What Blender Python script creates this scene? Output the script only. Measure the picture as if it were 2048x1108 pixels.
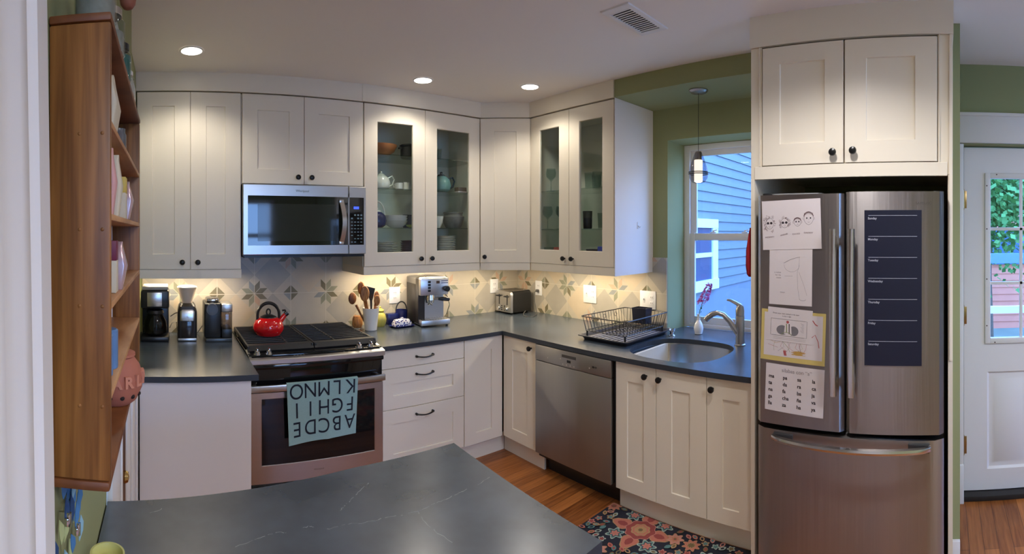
import bpy, bmesh, math, random
from mathutils import Vector, Matrix
R = math.radians
PI = math.pi
random.seed(7)
for o in list(bpy.data.objects):
    bpy.data.objects.remove(o)
SC = bpy.context.scene
COL = SC.collection

# ------------------------------------------------------------------ camera (a swept panorama, cylindrical)
FPX = 981.6; HOR = 466.5; XN = 340.8          # focal length, horizon row, column that looks along +y
cd = bpy.data.cameras.new('camera'); cam = bpy.data.objects.new('camera', cd); COL.objects.link(cam)
cam.location = (-2.84, -3.32, 1.525)
cam.rotation_euler = (PI/2, 0, -(1024-XN)/FPX)
cd.type = 'PANO'; cd.panorama_type = 'CENTRAL_CYLINDRICAL'
cd.central_cylindrical_range_u_min = -1024/FPX
cd.central_cylindrical_range_u_max = 1024/FPX
cd.central_cylindrical_range_v_min = -(1108-HOR)/FPX
cd.central_cylindrical_range_v_max = HOR/FPX
cd.central_cylindrical_radius = 1.0
cd.clip_start = 0.02
SC.camera = cam
# ------------------------------------------------------------------ view, world
SC.view_settings.view_transform = 'Standard'
SC.view_settings.look = 'None'
SC.view_settings.gamma = 1
SC.view_settings.use_curve_mapping = False
SC.view_settings.exposure = 0.16
SC.cycles.use_denoising = True
SC.cycles.max_bounces = 10
SC.cycles.diffuse_bounces = 5
SC.cycles.transparent_max_bounces = 16
SC.cycles.sample_clamp_indirect = 6
w = bpy.data.worlds.new('dusk_sky'); SC.world = w; w.use_nodes = True
nt = w.node_tree; bg = nt.nodes['Background']
tc = nt.nodes.new('ShaderNodeTexCoord'); sx = nt.nodes.new('ShaderNodeSeparateXYZ'); cr = nt.nodes.new('ShaderNodeValToRGB')
nt.links.new(tc.outputs['Generated'], sx.inputs[0]); nt.links.new(sx.outputs['Z'], cr.inputs[0]); nt.links.new(cr.outputs[0], bg.inputs[0])
cr.color_ramp.elements[0].position = 0.0; cr.color_ramp.elements[0].color = (0.22, 0.42, 0.85, 1)
cr.color_ramp.elements[1].position = 0.6; cr.color_ramp.elements[1].color = (0.16, 0.38, 1.0, 1)
bg.inputs[1].default_value = 11.0

H = 2.483; CT = 0.856; CTH = 0.028
ZDT = 2.366; ZDB = 1.309; ZR = 1.255
DU = 0.406; US = 0.430; DB = 0.677; BS = 0.714
XL = -3.0; XLF = -3.045

def lamp(name, kind, loc, energy, color, rot=(0, 0, 0), **kw):
    l = bpy.data.lights.new(name, kind); o = bpy.data.objects.new(name, l); COL.objects.link(o)
    o.location = loc; o.rotation_euler = rot; l.energy = energy; l.color = color
    for k, v in kw.items(): setattr(l, k, v)
    return o
WARM = (1.0, 0.93, 0.82)
SPOTS = [(-2.729, -0.75), (-1.33, -0.649), (-0.697, -0.938)]
FILL_SPOTS = [(-1.5, -2.9), (-1.6, -4.6)]  # unseen extra spots, added for fill light and reflections
for x, y in SPOTS:
    lamp('downlight_or_fill_lamp', 'SPOT', (x, y, H-0.03), 12.5, WARM, spot_size=R(135), spot_blend=0.6, shadow_soft_size=0.045)
for x, y in FILL_SPOTS:
    lamp('downlight_or_fill_lamp', 'SPOT', (x, y, H-0.03), 38, (0.98, 0.95, 0.96), spot_size=R(140), spot_blend=0.6, shadow_soft_size=0.045)
UC = (1.0, 0.84, 0.60)
def strip_lamp(x, y, z, length, rotz, e):
    lamp('under_cabinet_lamp', 'AREA', (x, y, z), e, UC, rot=(0, 0, rotz), shape='RECTANGLE', size=length, size_y=0.012)
strip_lamp(-2.72, -0.17, 1.262, 0.56, 0, 3.8)
strip_lamp(-1.17, -0.17, 1.262, 0.80, 0, 6.2)
strip_lamp(-0.42, -0.30, 1.262, 0.30, R(-40), 3.0)
strip_lamp(-0.22, -1.02, 1.262, 0.72, PI/2, 5.4)
lamp('room_fill_lamp', 'AREA', (-2.1, -4.4, H-0.09), 28, (0.94, 0.95, 1.0), shape='DISK', size=0.5)  # unseen area lamp, added behind the camera to lift the ambient light
lamp('window_daylight', 'AREA', (-1.75, -6.62, 1.5), 160, (0.72, 0.77, 1.0), rot=(-PI/2, 0, 0), shape='RECTANGLE', size=1.6, size_y=1.3)
lamp('pendant_lamp', 'POINT', (-0.278, -1.937, 1.78), 2.0, WARM, shadow_soft_size=0.03)

# ------------------------------------------------------------------ materials
def S(r, g, b):
    f = lambda c: ((c/255+0.055)/1.055)**2.4 if c/255 > 0.04045 else c/255/12.92
    return (f(r), f(g), f(b), 1)
MAT = {}
def mat(name, col, rough=0.5, metal=0.0, noise=0.0, scale=20, bump=0.0, stretch=None, spec=0.5, coat=0.0, emis=None, es=0, trans=0.0, sheen=0, aniso=0):
    if name in MAT: return MAT[name]
    m = bpy.data.materials.new(name); m.use_nodes = True; n = m.node_tree; b = n.nodes['Principled BSDF']
    if len(col) == 3: col = (*col, 1)
    b.inputs['Base Color'].default_value = col; b.inputs['Roughness'].default_value = rough; b.inputs['Metallic'].default_value = metal
    b.inputs['Specular IOR Level'].default_value = spec
    if aniso:
        b.inputs['Anisotropic'].default_value = aniso; b.inputs['Anisotropic Rotation'].default_value = 0.25; tg = n.nodes.new('ShaderNodeTangent'); tg.direction_type = 'RADIAL'; tg.axis = 'Z'; n.links.new(tg.outputs[0], b.inputs['Tangent'])
    if coat: b.inputs['Coat Weight'].default_value = coat
    if trans: b.inputs['Transmission Weight'].default_value = trans
    if emis: b.inputs['Emission Color'].default_value = (*emis[:3], 1); b.inputs['Emission Strength'].default_value = es
    if noise or bump:
        t = n.nodes.new('ShaderNodeTexCoord'); mp = n.nodes.new('ShaderNodeMapping'); nz = n.nodes.new('ShaderNodeTexNoise')
        n.links.new(t.outputs['Object'], mp.inputs[0]); n.links.new(mp.outputs[0], nz.inputs['Vector'])
        if stretch: mp.inputs['Scale'].default_value = stretch
        nz.inputs['Scale'].default_value = scale; nz.inputs['Detail'].default_value = 4
        if noise:
            mx = n.nodes.new('ShaderNodeMix'); mx.data_type = 'RGBA'
            mx.inputs[6].default_value = tuple(c*(1-noise) for c in col[:3])+(1,)
            mx.inputs[7].default_value = tuple(min(1, c*(1+noise)) for c in col[:3])+(1,)
            n.links.new(nz.outputs[0], mx.inputs[0]); n.links.new(mx.outputs[2], b.inputs['Base Color'])
        if bump:
            bp = n.nodes.new('ShaderNodeBump'); bp.inputs['Strength'].default_value = bump; bp.inputs['Distance'].default_value = 0.002
            n.links.new(nz.outputs[0], bp.inputs['Height']); n.links.new(bp.outputs[0], b.inputs['Normal'])
    MAT[name] = m
    return m
def glass(name, tint=(1, 1, 1), refl=1.0, ior=1.45, rough=0.0):
    if name in MAT: return MAT[name]
    m = bpy.data.materials.new(name); m.use_nodes = True; n = m.node_tree
    n.nodes.remove(n.nodes['Principled BSDF']); out = n.nodes['Material Output']
    tr = n.nodes.new('ShaderNodeBsdfTransparent'); gl = n.nodes.new('ShaderNodeBsdfGlossy'); mx = n.nodes.new('ShaderNodeMixShader'); fr = n.nodes.new('ShaderNodeFresnel')
    tr.inputs[0].default_value = (*tint, 1); gl.inputs['Roughness'].default_value = rough; gl.inputs[0].default_value = (refl, refl, refl, 1); fr.inputs[0].default_value = ior
    ge = n.nodes.new('ShaderNodeNewGeometry'); sb = n.nodes.new('ShaderNodeMath'); sb.operation = 'SUBTRACT'; sb.use_clamp = True; n.links.new(fr.outputs[0], sb.inputs[0]); n.links.new(ge.outputs['Backfacing'], sb.inputs[1]); n.links.new(sb.outputs[0], mx.inputs[0]); n.links.new(tr.outputs[0], mx.inputs[1]); n.links.new(gl.outputs[0], mx.inputs[2]); n.links.new(mx.outputs[0], out.inputs[0])
    MAT[name] = m; return m
def wood(name, c1, c2, scale=6, stretch=(1, 1, 1), rough=0.45, knots=0.35):
    if name in MAT: return MAT[name]
    m = bpy.data.materials.new(name); m.use_nodes = True; n = m.node_tree; b = n.nodes['Principled BSDF']
    t = n.nodes.new('ShaderNodeTexCoord'); mp = n.nodes.new('ShaderNodeMapping'); mp.inputs['Scale'].default_value = stretch
    nz = n.nodes.new('ShaderNodeTexNoise'); nz.inputs['Scale'].default_value = scale; nz.inputs['Detail'].default_value = 6; nz.inputs['Distortion'].default_value = knots
    cr = n.nodes.new('ShaderNodeValToRGB'); cr.color_ramp.elements[0].position = 0.35; cr.color_ramp.elements[1].position = 0.68
    cr.color_ramp.elements[0].color = c1; cr.color_ramp.elements[1].color = c2
    n.links.new(t.outputs['Object'], mp.inputs[0]); n.links.new(mp.outputs[0], nz.inputs['Vector']); n.links.new(nz.outputs[0], cr.inputs[0]); n.links.new(cr.outputs[0], b.inputs['Base Color'])
    b.inputs['Roughness'].default_value = rough
    MAT[name] = m; return m

CAB = mat('cabinet_paint', S(232, 222, 203), 0.38, noise=0.015, scale=3)
PANEL = mat('white_panel', S(232, 227, 226), 0.45, noise=0.015, scale=3)
CABIN = mat('cabinet_inside', S(222, 220, 210), 0.6, noise=0.02)
BLACK = mat('black_plastic', (0.012, 0.012, 0.013, 1), 0.32, noise=0.1)
KNOBM = mat('black_knob', (0.01, 0.01, 0.01, 1), 0.28, metal=0.3, noise=0.1)
IRON = mat('cast_iron', (0.013, 0.013, 0.014, 1), 0.45, noise=0.3, scale=120, bump=0.15)
GLOSSB = mat('black_glass', (0.006, 0.006, 0.007, 1), 0.05, noise=0.05)
STEEL = mat('stainless', (0.60, 0.56, 0.52, 1), 0.27, metal=1.0, noise=0.06, scale=14, stretch=(60, 60, 1), bump=0.04)
STEELH = mat('stainless_brushed_across', (0.58, 0.565, 0.55, 1), 0.31, metal=1.0, noise=0.06, scale=14, stretch=(1, 60, 60), bump=0.04)
STEELY = mat('stainless_brushed_flat', (0.34, 0.33, 0.32, 1), 0.40, metal=1.0, noise=0.05, scale=3, stretch=(6, 6, 0.25), bump=0.6, aniso=0.8)
CHROME = mat('chrome', (0.78, 0.78, 0.78, 1), 0.09, metal=1.0, noise=0.03)
NICKEL = mat('brushed_nickel', (0.50, 0.47, 0.44, 1), 0.28, metal=1.0, noise=0.05, scale=40)
CEIL = mat('ceiling_paint', S(236, 230, 224), 0.9, noise=0.01, scale=2, bump=0.05)
WALL = mat('green_wall_paint', S(146, 150, 108), 0.85, noise=0.03, scale=4, bump=0.06)
TRIM = mat('white_trim', S(226, 224, 224), 0.45, noise=0.01, scale=3)
CERW = mat('white_ceramic', S(235, 232, 226), 0.15, noise=0.02)
PAPER = mat('paper', S(214, 204, 204), 0.8, noise=0.02, scale=12)
INK = mat('ink', S(52, 42, 48), 0.7, noise=0.1)
PANE = glass('window_glass', (0.94, 0.97, 0.98), 0.9)
CGLASS = glass('cabinet_glass', (0.93, 0.96, 0.94), 1.0, 1.5)
JARG = glass('jar_glass', (0.80, 0.85, 0.84), 1.0, 1.5)
SHELFG = glass('shelf_glass', (0.76, 0.81, 0.79), 1.0, 1.5)
RACKW = wood('pine_stained', S(112, 68, 28), S(160, 106, 52), 4, (20, 20, 0.9), 0.45)
RACKD = wood('pine_dark', S(104, 58, 28), S(142, 88, 48), 5, (2, 2, 2), 0.5)
UTW = wood('utensil_wood', S(120, 72, 34), S(186, 128, 70), 20, (6, 6, 1), 0.5)
EMLAMP = mat('lamp_disc', (1, 1, 1, 1), 0.5, emis=(1.0, 0.93, 0.82), es=9, noise=0.001)

# counter: dark soapstone
def soapstone(name, veins):
    m = bpy.data.materials.new(name); m.use_nodes = True; n = m.node_tree; b = n.nodes['Principled BSDF']
    t = n.nodes.new('ShaderNodeTexCoord')
    nz = n.nodes.new('ShaderNodeTexNoise'); nz.inputs['Scale'].default_value = 5; nz.inputs['Detail'].default_value = 6
    cr = n.nodes.new('ShaderNodeValToRGB'); cr.color_ramp.elements[0].color = S(54, 62, 71); cr.color_ramp.elements[1].color = S(76, 86, 97)
    cr.color_ramp.elements[0].position = 0.3; cr.color_ramp.elements[1].position = 0.7
    n.links.new(t.outputs['Object'], nz.inputs['Vector']); n.links.new(nz.outputs[0], cr.inputs[0])
    col = cr.outputs[0]
    if veins:
        mp = n.nodes.new('ShaderNodeMapping'); mp.inputs['Rotation'].default_value = (0, 0, R(-38)); mp.inputs['Scale'].default_value = (0.7, 1.7, 1)
        n2 = n.nodes.new('ShaderNodeTexNoise'); n2.inputs['Scale'].default_value = 1.3; n2.inputs['Detail'].default_value = 4; n2.inputs['Roughness'].default_value = 0.5
        n.links.new(t.outputs['Object'], mp.inputs[0]); n.links.new(mp.outputs[0], n2.inputs['Vector'])
        c2 = n.nodes.new('ShaderNodeValToRGB'); e = c2.color_ramp.elements
        e[0].position = 0.4955; e[0].color = (0, 0, 0, 1); e[1].position = 0.5; e[1].color = (1, 1, 1, 1)
        e2 = e.new(0.5045); e2.color = (0, 0, 0, 1)
        n3 = n.nodes.new('ShaderNodeTexNoise'); n3.inputs['Scale'].default_value = 3.1; n3.inputs['Detail'].default_value = 3
        c3 = n.nodes.new('ShaderNodeValToRGB'); c3.color_ramp.elements[0].position = 0.48; c3.color_ramp.elements[1].position = 0.62
        n.links.new(t.outputs['Object'], n3.inputs['Vector']); n.links.new(n3.outputs[0], c3.inputs[0])
        n.links.new(n2.outputs[0], c2.inputs[0])
        mu = n.nodes.new('ShaderNodeMath'); mu.operation = 'MULTIPLY'; n.links.new(c2.outputs[0], mu.inputs[0]); n.links.new(c3.outputs[0], mu.inputs[1])
        mu2 = n.nodes.new('ShaderNodeMath'); mu2.operation = 'MULTIPLY'; mu2.inputs[1].default_value = 0.55; n.links.new(mu.outputs[0], mu2.inputs[0])
        mx = n.nodes.new('ShaderNodeMix'); mx.data_type = 'RGBA'; mx.inputs[7].default_value = S(168, 174, 176)
        n.links.new(mu2.outputs[0], mx.inputs[0]); n.links.new(col, mx.inputs[6]); col = mx.outputs[2]
    n.links.new(col, b.inputs['Base Color'])
    b.inputs['Roughness'].default_value = 0.25
    b.inputs['Specular IOR Level'].default_value = 0.5; b.inputs['IOR'].default_value = 1.85
    return m
STONE = soapstone('soapstone', False); STONEV = soapstone('soapstone_veined', True)
EDGE = mat('stone_edge', S(46, 52, 60), 0.5, noise=0.1, scale=10)

def floor_mat():
    m = bpy.data.materials.new('oak_floor'); m.use_nodes = True; n = m.node_tree; b = n.nodes['Principled BSDF']
    t = n.nodes.new('ShaderNodeTexCoord')
    br = n.nodes.new('ShaderNodeTexBrick'); br.offset = 0.37; br.inputs['Scale'].default_value = 1.0
    br.inputs['Brick Width'].default_value = 1.3; br.inputs['Row Height'].default_value = 0.072; br.inputs['Mortar Size'].default_value = 0.0012
    br.inputs['Color1'].default_value = (0, 0, 0, 1); br.inputs['Color2'].default_value = (1, 1, 1, 1); br.inputs['Mortar'].default_value = (0.0, 0.0, 0.0, 1)
    n.links.new(t.outputs['Object'], br.inputs['Vector'])
    mp = n.nodes.new('ShaderNodeMapping'); mp.inputs['Scale'].default_value = (1.2, 16, 1)
    nz = n.nodes.new('ShaderNodeTexNoise'); nz.inputs['Scale'].default_value = 4; nz.inputs['Detail'].default_value = 6; nz.inputs['Distortion'].default_value = 0.4
    n.links.new(t.outputs['Object'], mp.inputs[0]); n.links.new(mp.outputs[0], nz.inputs['Vector'])
    ad = n.nodes.new('ShaderNodeMath'); ad.operation = 'MULTIPLY_ADD'; ad.inputs[1].default_value = 0.42
    n.links.new(br.outputs['Color'], ad.inputs[0]); n.links.new(nz.outputs[0], ad.inputs[2])
    cr = n.nodes.new('ShaderNodeValToRGB'); cr.color_ramp.elements[0].position = 0.3; cr.color_ramp.elements[0].color = S(106, 54, 22); cr.color_ramp.elements[1].position = 1.0; cr.color_ramp.elements[1].color = S(184, 114, 58)
    n.links.new(ad.outputs[0], cr.inputs[0])
    mx = n.nodes.new('ShaderNodeMix'); mx.data_type = 'RGBA'; mx.inputs[7].default_value = S(70, 36, 16)
    n.links.new(br.outputs['Fac'], mx.inputs[0]); n.links.new(cr.outputs[0], mx.inputs[6]); n.links.new(mx.outputs[2], b.inputs['Base Color'])
    b.inputs['Roughness'].default_value = 0.36
    return m
OAK = floor_mat()

# ------------------------------------------------------------------ mesh builder
class MB:
    def __init__(s, T=None): s.bm = bmesh.new(); s.m = 0; s.T = T or Matrix()
    def _v(s, p): return s.bm.verts.new(s.T @ Vector(p))
    def _f(s, vs):
        try: f = s.bm.faces.new(vs)
        except ValueError: return None
        f.material_index = s.m; return f
    def box(s, x0, x1, y0, y1, z0, z1, bev=0, seg=2):
        if x0 > x1: x0, x1 = x1, x0
        if y0 > y1: y0, y1 = y1, y0
        if z0 > z1: z0, z1 = z1, z0
        P = [s._v((x, y, z)) for z in (z0, z1) for y in (y0, y1) for x in (x0, x1)]
        F = [s._f([P[i] for i in q]) for q in ((0, 2, 3, 1), (4, 5, 7, 6), (0, 1, 5, 4), (2, 6, 7, 3), (0, 4, 6, 2), (1, 3, 7, 5))]
        if bev:
            ed = list({e for f in F for e in f.edges})
            r = bmesh.ops.bevel(s.bm, geom=ed, offset=min(bev, 0.49*min(x1-x0, y1-y0, z1-z0)), segments=seg, affect='EDGES', profile=0.5)
            for f in r['faces']: f.material_index = s.m
        return s
    def ring(s, pts): return [s._v(p) for p in pts]
    def loft(s, rings, cap0=True, cap1=True, closed=True):
        V = [s.ring(r) for r in rings]; n = len(V[0])
        for a, b in zip(V, V[1:]):
            for i in range(n if closed else n-1):
                j = (i+1) % n; s._f([a[i], a[j], b[j], b[i]])
        if cap0: s._f(V[0][::-1])
        if cap1: s._f(V[-1])
        return s
    def cyl(s, p0, p1, r0, r1=None, n=16, caps=True):
        r1 = r0 if r1 is None else r1
        p0, p1 = Vector(p0), Vector(p1); d = (p1-p0).normalized()
        a = d.orthogonal().normalized(); b = d.cross(a)
        rg = lambda p, r: [p+(a*math.cos(2*PI*k/n)+b*math.sin(2*PI*k/n))*r for k in range(n)]
        return s.loft([rg(p0, r0), rg(p1, r1)], caps, caps)
    def lathe(s, prof, c=(0, 0, 0), n=28, cap0=True, cap1=True, sx=1, sy=1, axis='z'):
        rings = []
        for r, z in prof:
            r = max(r, 1e-4)
            if axis == 'z': rings.append([(c[0]+r*sx*math.cos(2*PI*k/n), c[1]+r*sy*math.sin(2*PI*k/n), c[2]+z) for k in range(n)])
            elif axis == 'y': rings.append([(c[0]+r*math.cos(2*PI*k/n), c[1]+z, c[2]+r*math.sin(2*PI*k/n)) for k in range(n)])
            else: rings.append([(c[0]+z, c[1]+r*math.cos(2*PI*k/n), c[2]+r*math.sin(2*PI*k/n)) for k in range(n)])
        return s.loft(rings, cap0, cap1)
    def tube(s, pts, r, n=8, closed=False, flat=None):
        P = [Vector(p) for p in pts]; N = len(P); rs = r if isinstance(r, (list, tuple)) else [r]*N
        rings = []; up = None
        for i in range(N):
            if closed: d = P[(i+1) % N]-P[i-1]
            else: d = P[min(i+1, N-1)]-P[max(i-1, 0)]
            d.normalize()
            if up is None: up = d.orthogonal().normalized()
            up = (up-d*up.dot(d)); up = up.normalized() if up.length > 1e-6 else d.orthogonal().normalized()
            b = d.cross(up)
            rings.append([P[i]+(up*math.cos(2*PI*k/n)+b*math.sin(2*PI*k/n))*rs[i] for k in range(n)])
        if closed: rings.append(rings[0]); s.loft(rings, False, False)
        else: s.loft(rings)
        return s
    def sph(s, c, r, n=16, m=10):
        rx, ry, rz = r if isinstance(r, (list, tuple)) else (r, r, r)
        return s.loft([[(c[0]+rx*math.sin(PI*j/m)*math.cos(2*PI*k/n), c[1]+ry*math.sin(PI*j/m)*math.sin(2*PI*k/n), c[2]-rz*math.cos(PI*j/m)) for k in range(n)] for j in [0.03]+list(range(1, m))+[m-0.03]])
    def prism(s, pts, z0, z1):
        return s.loft([[(x, y, z0) for x, y in pts], [(x, y, z1) for x, y in pts]])
    def prismx(s, pts, x0, x1):      # pts in (y,z), extruded along x
        return s.loft([[(x0, y, z) for y, z in pts], [(x1, y, z) for y, z in pts]])
    def face(s, pts): s._f([s._v(p) for p in pts]); return s
    def text(s, body, size, o, xd=(1, 0, 0), yd=(0, 0, 1), align='LEFT', off=0.0, sx=1.0, bold=0.0, ext=0.0):
        c = bpy.data.curves.new('t', 'FONT'); c.extrude = ext; c.body = body; c.size = size; c.align_x = align; c.offset = bold
        ob = bpy.data.objects.new('t', c); COL.objects.link(ob)
        dg = bpy.context.evaluated_depsgraph_get(); me = bpy.data.meshes.new_from_object(ob.evaluated_get(dg))
        xd, yd, o = Vector(xd), Vector(yd), Vector(o); n = xd.cross(yd)
        vs = [s._v(o+xd*v.co.x*sx+yd*v.co.y+n*(off+v.co.z)) for v in me.vertices]
        for p in me.polygons: s._f([vs[i] for i in p.vertices])
        bpy.data.objects.remove(ob); bpy.data.curves.remove(c); bpy.data.meshes.remove(me)
        return s
    def ribbon(s, pts, wd, nrm, off=0.0):
        P = [Vector(p) for p in pts]; nrm = Vector(nrm)
        L = []
        for i in range(len(P)):
            d = (P[min(i+1, len(P)-1)]-P[max(i-1, 0)]).normalized(); sd = d.cross(nrm).normalized()*wd/2
            L.append((s._v(P[i]+sd+nrm*off), s._v(P[i]-sd+nrm*off)))
        for a, b in zip(L, L[1:]): s._f([a[0], a[1], b[1], b[0]])
        return s

def obj(name, mb, mats, parent=None, smooth=True, recalc=True, ang=35):
    if recalc: bmesh.ops.recalc_face_normals(mb.bm, faces=mb.bm.faces)
    me = bpy.data.meshes.new(name); mb.bm.to_mesh(me); mb.bm.free()
    for m in (mats if isinstance(mats, (list, tuple)) else [mats]): me.materials.append(m)
    if smooth:
        me.shade_smooth(); me.set_sharp_from_angle(angle=R(ang))
    o = bpy.data.objects.new(name, me); COL.objects.link(o)
    if parent: o.parent = parent
    return o
def tag(o, label, cat, group=None, kind=None):
    o['label'] = label; o['category'] = cat
    if group: o['group'] = group
    if kind: o['kind'] = kind
    return o
def thing(name, label, cat, loc=(0, 0, 0), rz=0, group=None):
    o = bpy.data.objects.new(name, None); COL.objects.link(o); o.empty_display_size = 0.05
    o.location = loc; o.rotation_euler = (0, 0, rz)
    return tag(o, label, cat, group)
def single(name, mb, mats, label, cat, loc=(0, 0, 0), rz=0, group=None, smooth=True, recalc=True):
    o = obj(name, mb, mats, None, smooth, recalc); o.location = loc; o.rotation_euler = (0, 0, rz)
    return tag(o, label, cat, group)
def struct(name, mb, m, smooth=True, recalc=True):
    o = obj(name, mb, m, None, smooth, recalc); o['kind'] = 'structure'; return o
def dup(root, loc, rz=None, label=None, group=None, scale=None):
    r = root.copy(); COL.objects.link(r); r.location = loc
    if rz is not None: r.rotation_euler = (0, 0, rz)
    if label: r['label'] = label
    if group: r['group'] = group
    if scale: r.scale = scale
    for ch in list(root.children):
        c = ch.copy(); COL.objects.link(c); c.parent = r
        for g in list(ch.children):
            d = g.copy(); COL.objects.link(d); d.parent = c
    return r

# ================================================================== room shell
m = MB(); m.box(-6.0, 0.0, -6.6, 0.0, -0.05, 0.0); struct('floor', m, OAK, False)
m = MB(); m.box(-6.0, 0.0, -6.6, 0.0, H, H+0.08); struct('ceiling', m, CEIL, False)
m = MB(); m.box(-6.0, 0.32, 0.0, 0.15, -0.05, H+0.08); struct('wall_back', m, WALL, False)
# left wall: near stretch, doorway, far stretch
m = MB()
m.box(XL-0.15, XL, -6.6, -2.10, 0, H)
m.box(XL-0.15, XL, -2.10, -1.30, 2.05, H)
m.box(XL-0.15, XLF, -1.30, 0.0, 0, H)
struct('wall_left', m, WALL, False)
# sink wall with window recess and back door opening
WY0, WY1 = -1.548, -2.44      # window recess
DY0, DY1 = -3.447, -4.28      # door opening
m = MB()
m.box(0, 0.27, 0.0, WY0, 0, H); m.box(0, 0.27, WY0, WY1, 0, 0.826); m.box(0, 0.27, WY0, WY1, 2.157, H)
m.box(0, 0.27, WY1, -3.40, 0, H)
m.box(-0.06, 0.12, -3.40, DY0, 0, H); m.box(-0.06, 0.12, DY0, DY1, 2.03, H); m.box(-0.06, 0.12, DY1, -6.6, 0, H)
m.box(-US, 0, -1.425, -2.50, 2.374, H)            # soffit over the sink
m.box(-0.6, -0.06, -3.372, -3.405, 0, H)          # stub wall beside the fridge
struct('wall_right', m, WALL, False)
m = MB()
m.box(-6.0, -2.6, -6.6, -6.75, 0, H); m.box(-0.9, 0, -6.6, -6.75, 0, H); m.box(-2.6, -0.9, -6.6, -6.75, 0, 0.8); m.box(-2.6, -0.9, -6.6, -6.75, 2.15, H)
struct('wall_front', m, WALL, False)
m = MB()
for x in (-2.6, -1.78, -0.98): m.box(x, x+0.08, -6.66, -6.60, 0.8, 2.15)
for z in (0.8, 1.44, 2.07): m.box(-2.6, -0.9, -6.66, -6.60, z, z+0.08)
wn = struct('window_2', m, TRIM, False)

# --- fascia above the cabinets
m = MB()
m.box(XLF, -1.640, -DU-0.004, -DU+0.02, ZDT+0.006, H); m.box(-1.640, -0.711, -DU-0.010, -DU+0.02, ZDT+0.006, H)
struct('trim_1', m, CAB, False)
m = MB()
m.prism([(-0.711, -DU-0.010), (-0.440, -0.646), (-0.425, -0.63), (-0.70, -DU+0.02)], ZDT+0.006, H)
struct('trim_2', m, CAB, False)
m = MB(); m.box(-US-0.010, -US+0.02, -0.646, -1.424, ZDT+0.006, H); struct('trim_3', m, CAB, False)

# ================================================================== kitchen window
m = MB()
X0 = 0.225
m.box(X0, 0.27, WY0, WY0-0.045, 0.856, 2.155, 0.003); m.box(X0, 0.27, WY1, WY1+0.045, 0.856, 2.155, 0.003)
m.box(X0, 0.27, WY0-0.045, WY1+0.045, 2.115, 2.155, 0.003)
m.box(X0-0.01, 0.27, WY0-0.045, WY1+0.045, 0.856, 0.885, 0.003)
wf = struct('window_1', m, TRIM)
m = MB()   # upper sash (outer)
m.box(0.25, 0.268, WY0-0.045, WY0-0.09, 1.47, 2.115, 0.003); m.box(0.25, 0.268, WY1+0.045, WY1+0.09, 1.47, 2.115, 0.003)
m.box(0.25, 0.268, WY0-0.09, WY1+0.09, 2.075, 2.115, 0.003); m.box(0.25, 0.268, WY0-0.09, WY1+0.09, 1.475, 1.515, 0.003)
us = obj('upper_sash', m, TRIM, wf)
m = MB(); m.box(0.257, 0.261, WY0-0.09, WY1+0.09, 1.515, 2.075); obj('pane', m, PANE, us, False)
m = MB()
m.box(0.229, 0.249, WY0-0.046, WY0-0.085, 0.886, 1.525, 0.003); m.box(0.229, 0.249, WY1+0.046, WY1+0.085, 0.886, 1.525, 0.003)
m.box(0.229, 0.249, WY0-0.085, WY1+0.085, 1.475, 1.525, 0.003); m.box(0.229, 0.249, WY0-0.085, WY1+0.085, 0.886, 0.935, 0.003)
ls = obj('lower_sash', m, TRIM, wf)
m = MB(); m.box(0.237, 0.241, WY0-0.085, WY1+0.085, 0.935, 1.475); obj('pane', m, PANE, ls, False)
for yy in (-1.78, -2.02):
    m = MB(); m.box(0.225, 0.249, yy-0.022, yy+0.022, 1.526, 1.534, 0.002); m.cyl((0.237, yy, 1.534), (0.237, yy, 1.545), 0.009); m.tube([(0.237, yy, 1.543), (0.232, yy-0.03, 1.548)], 0.004)
    obj('sash_lock', m, TRIM, wf)

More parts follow.
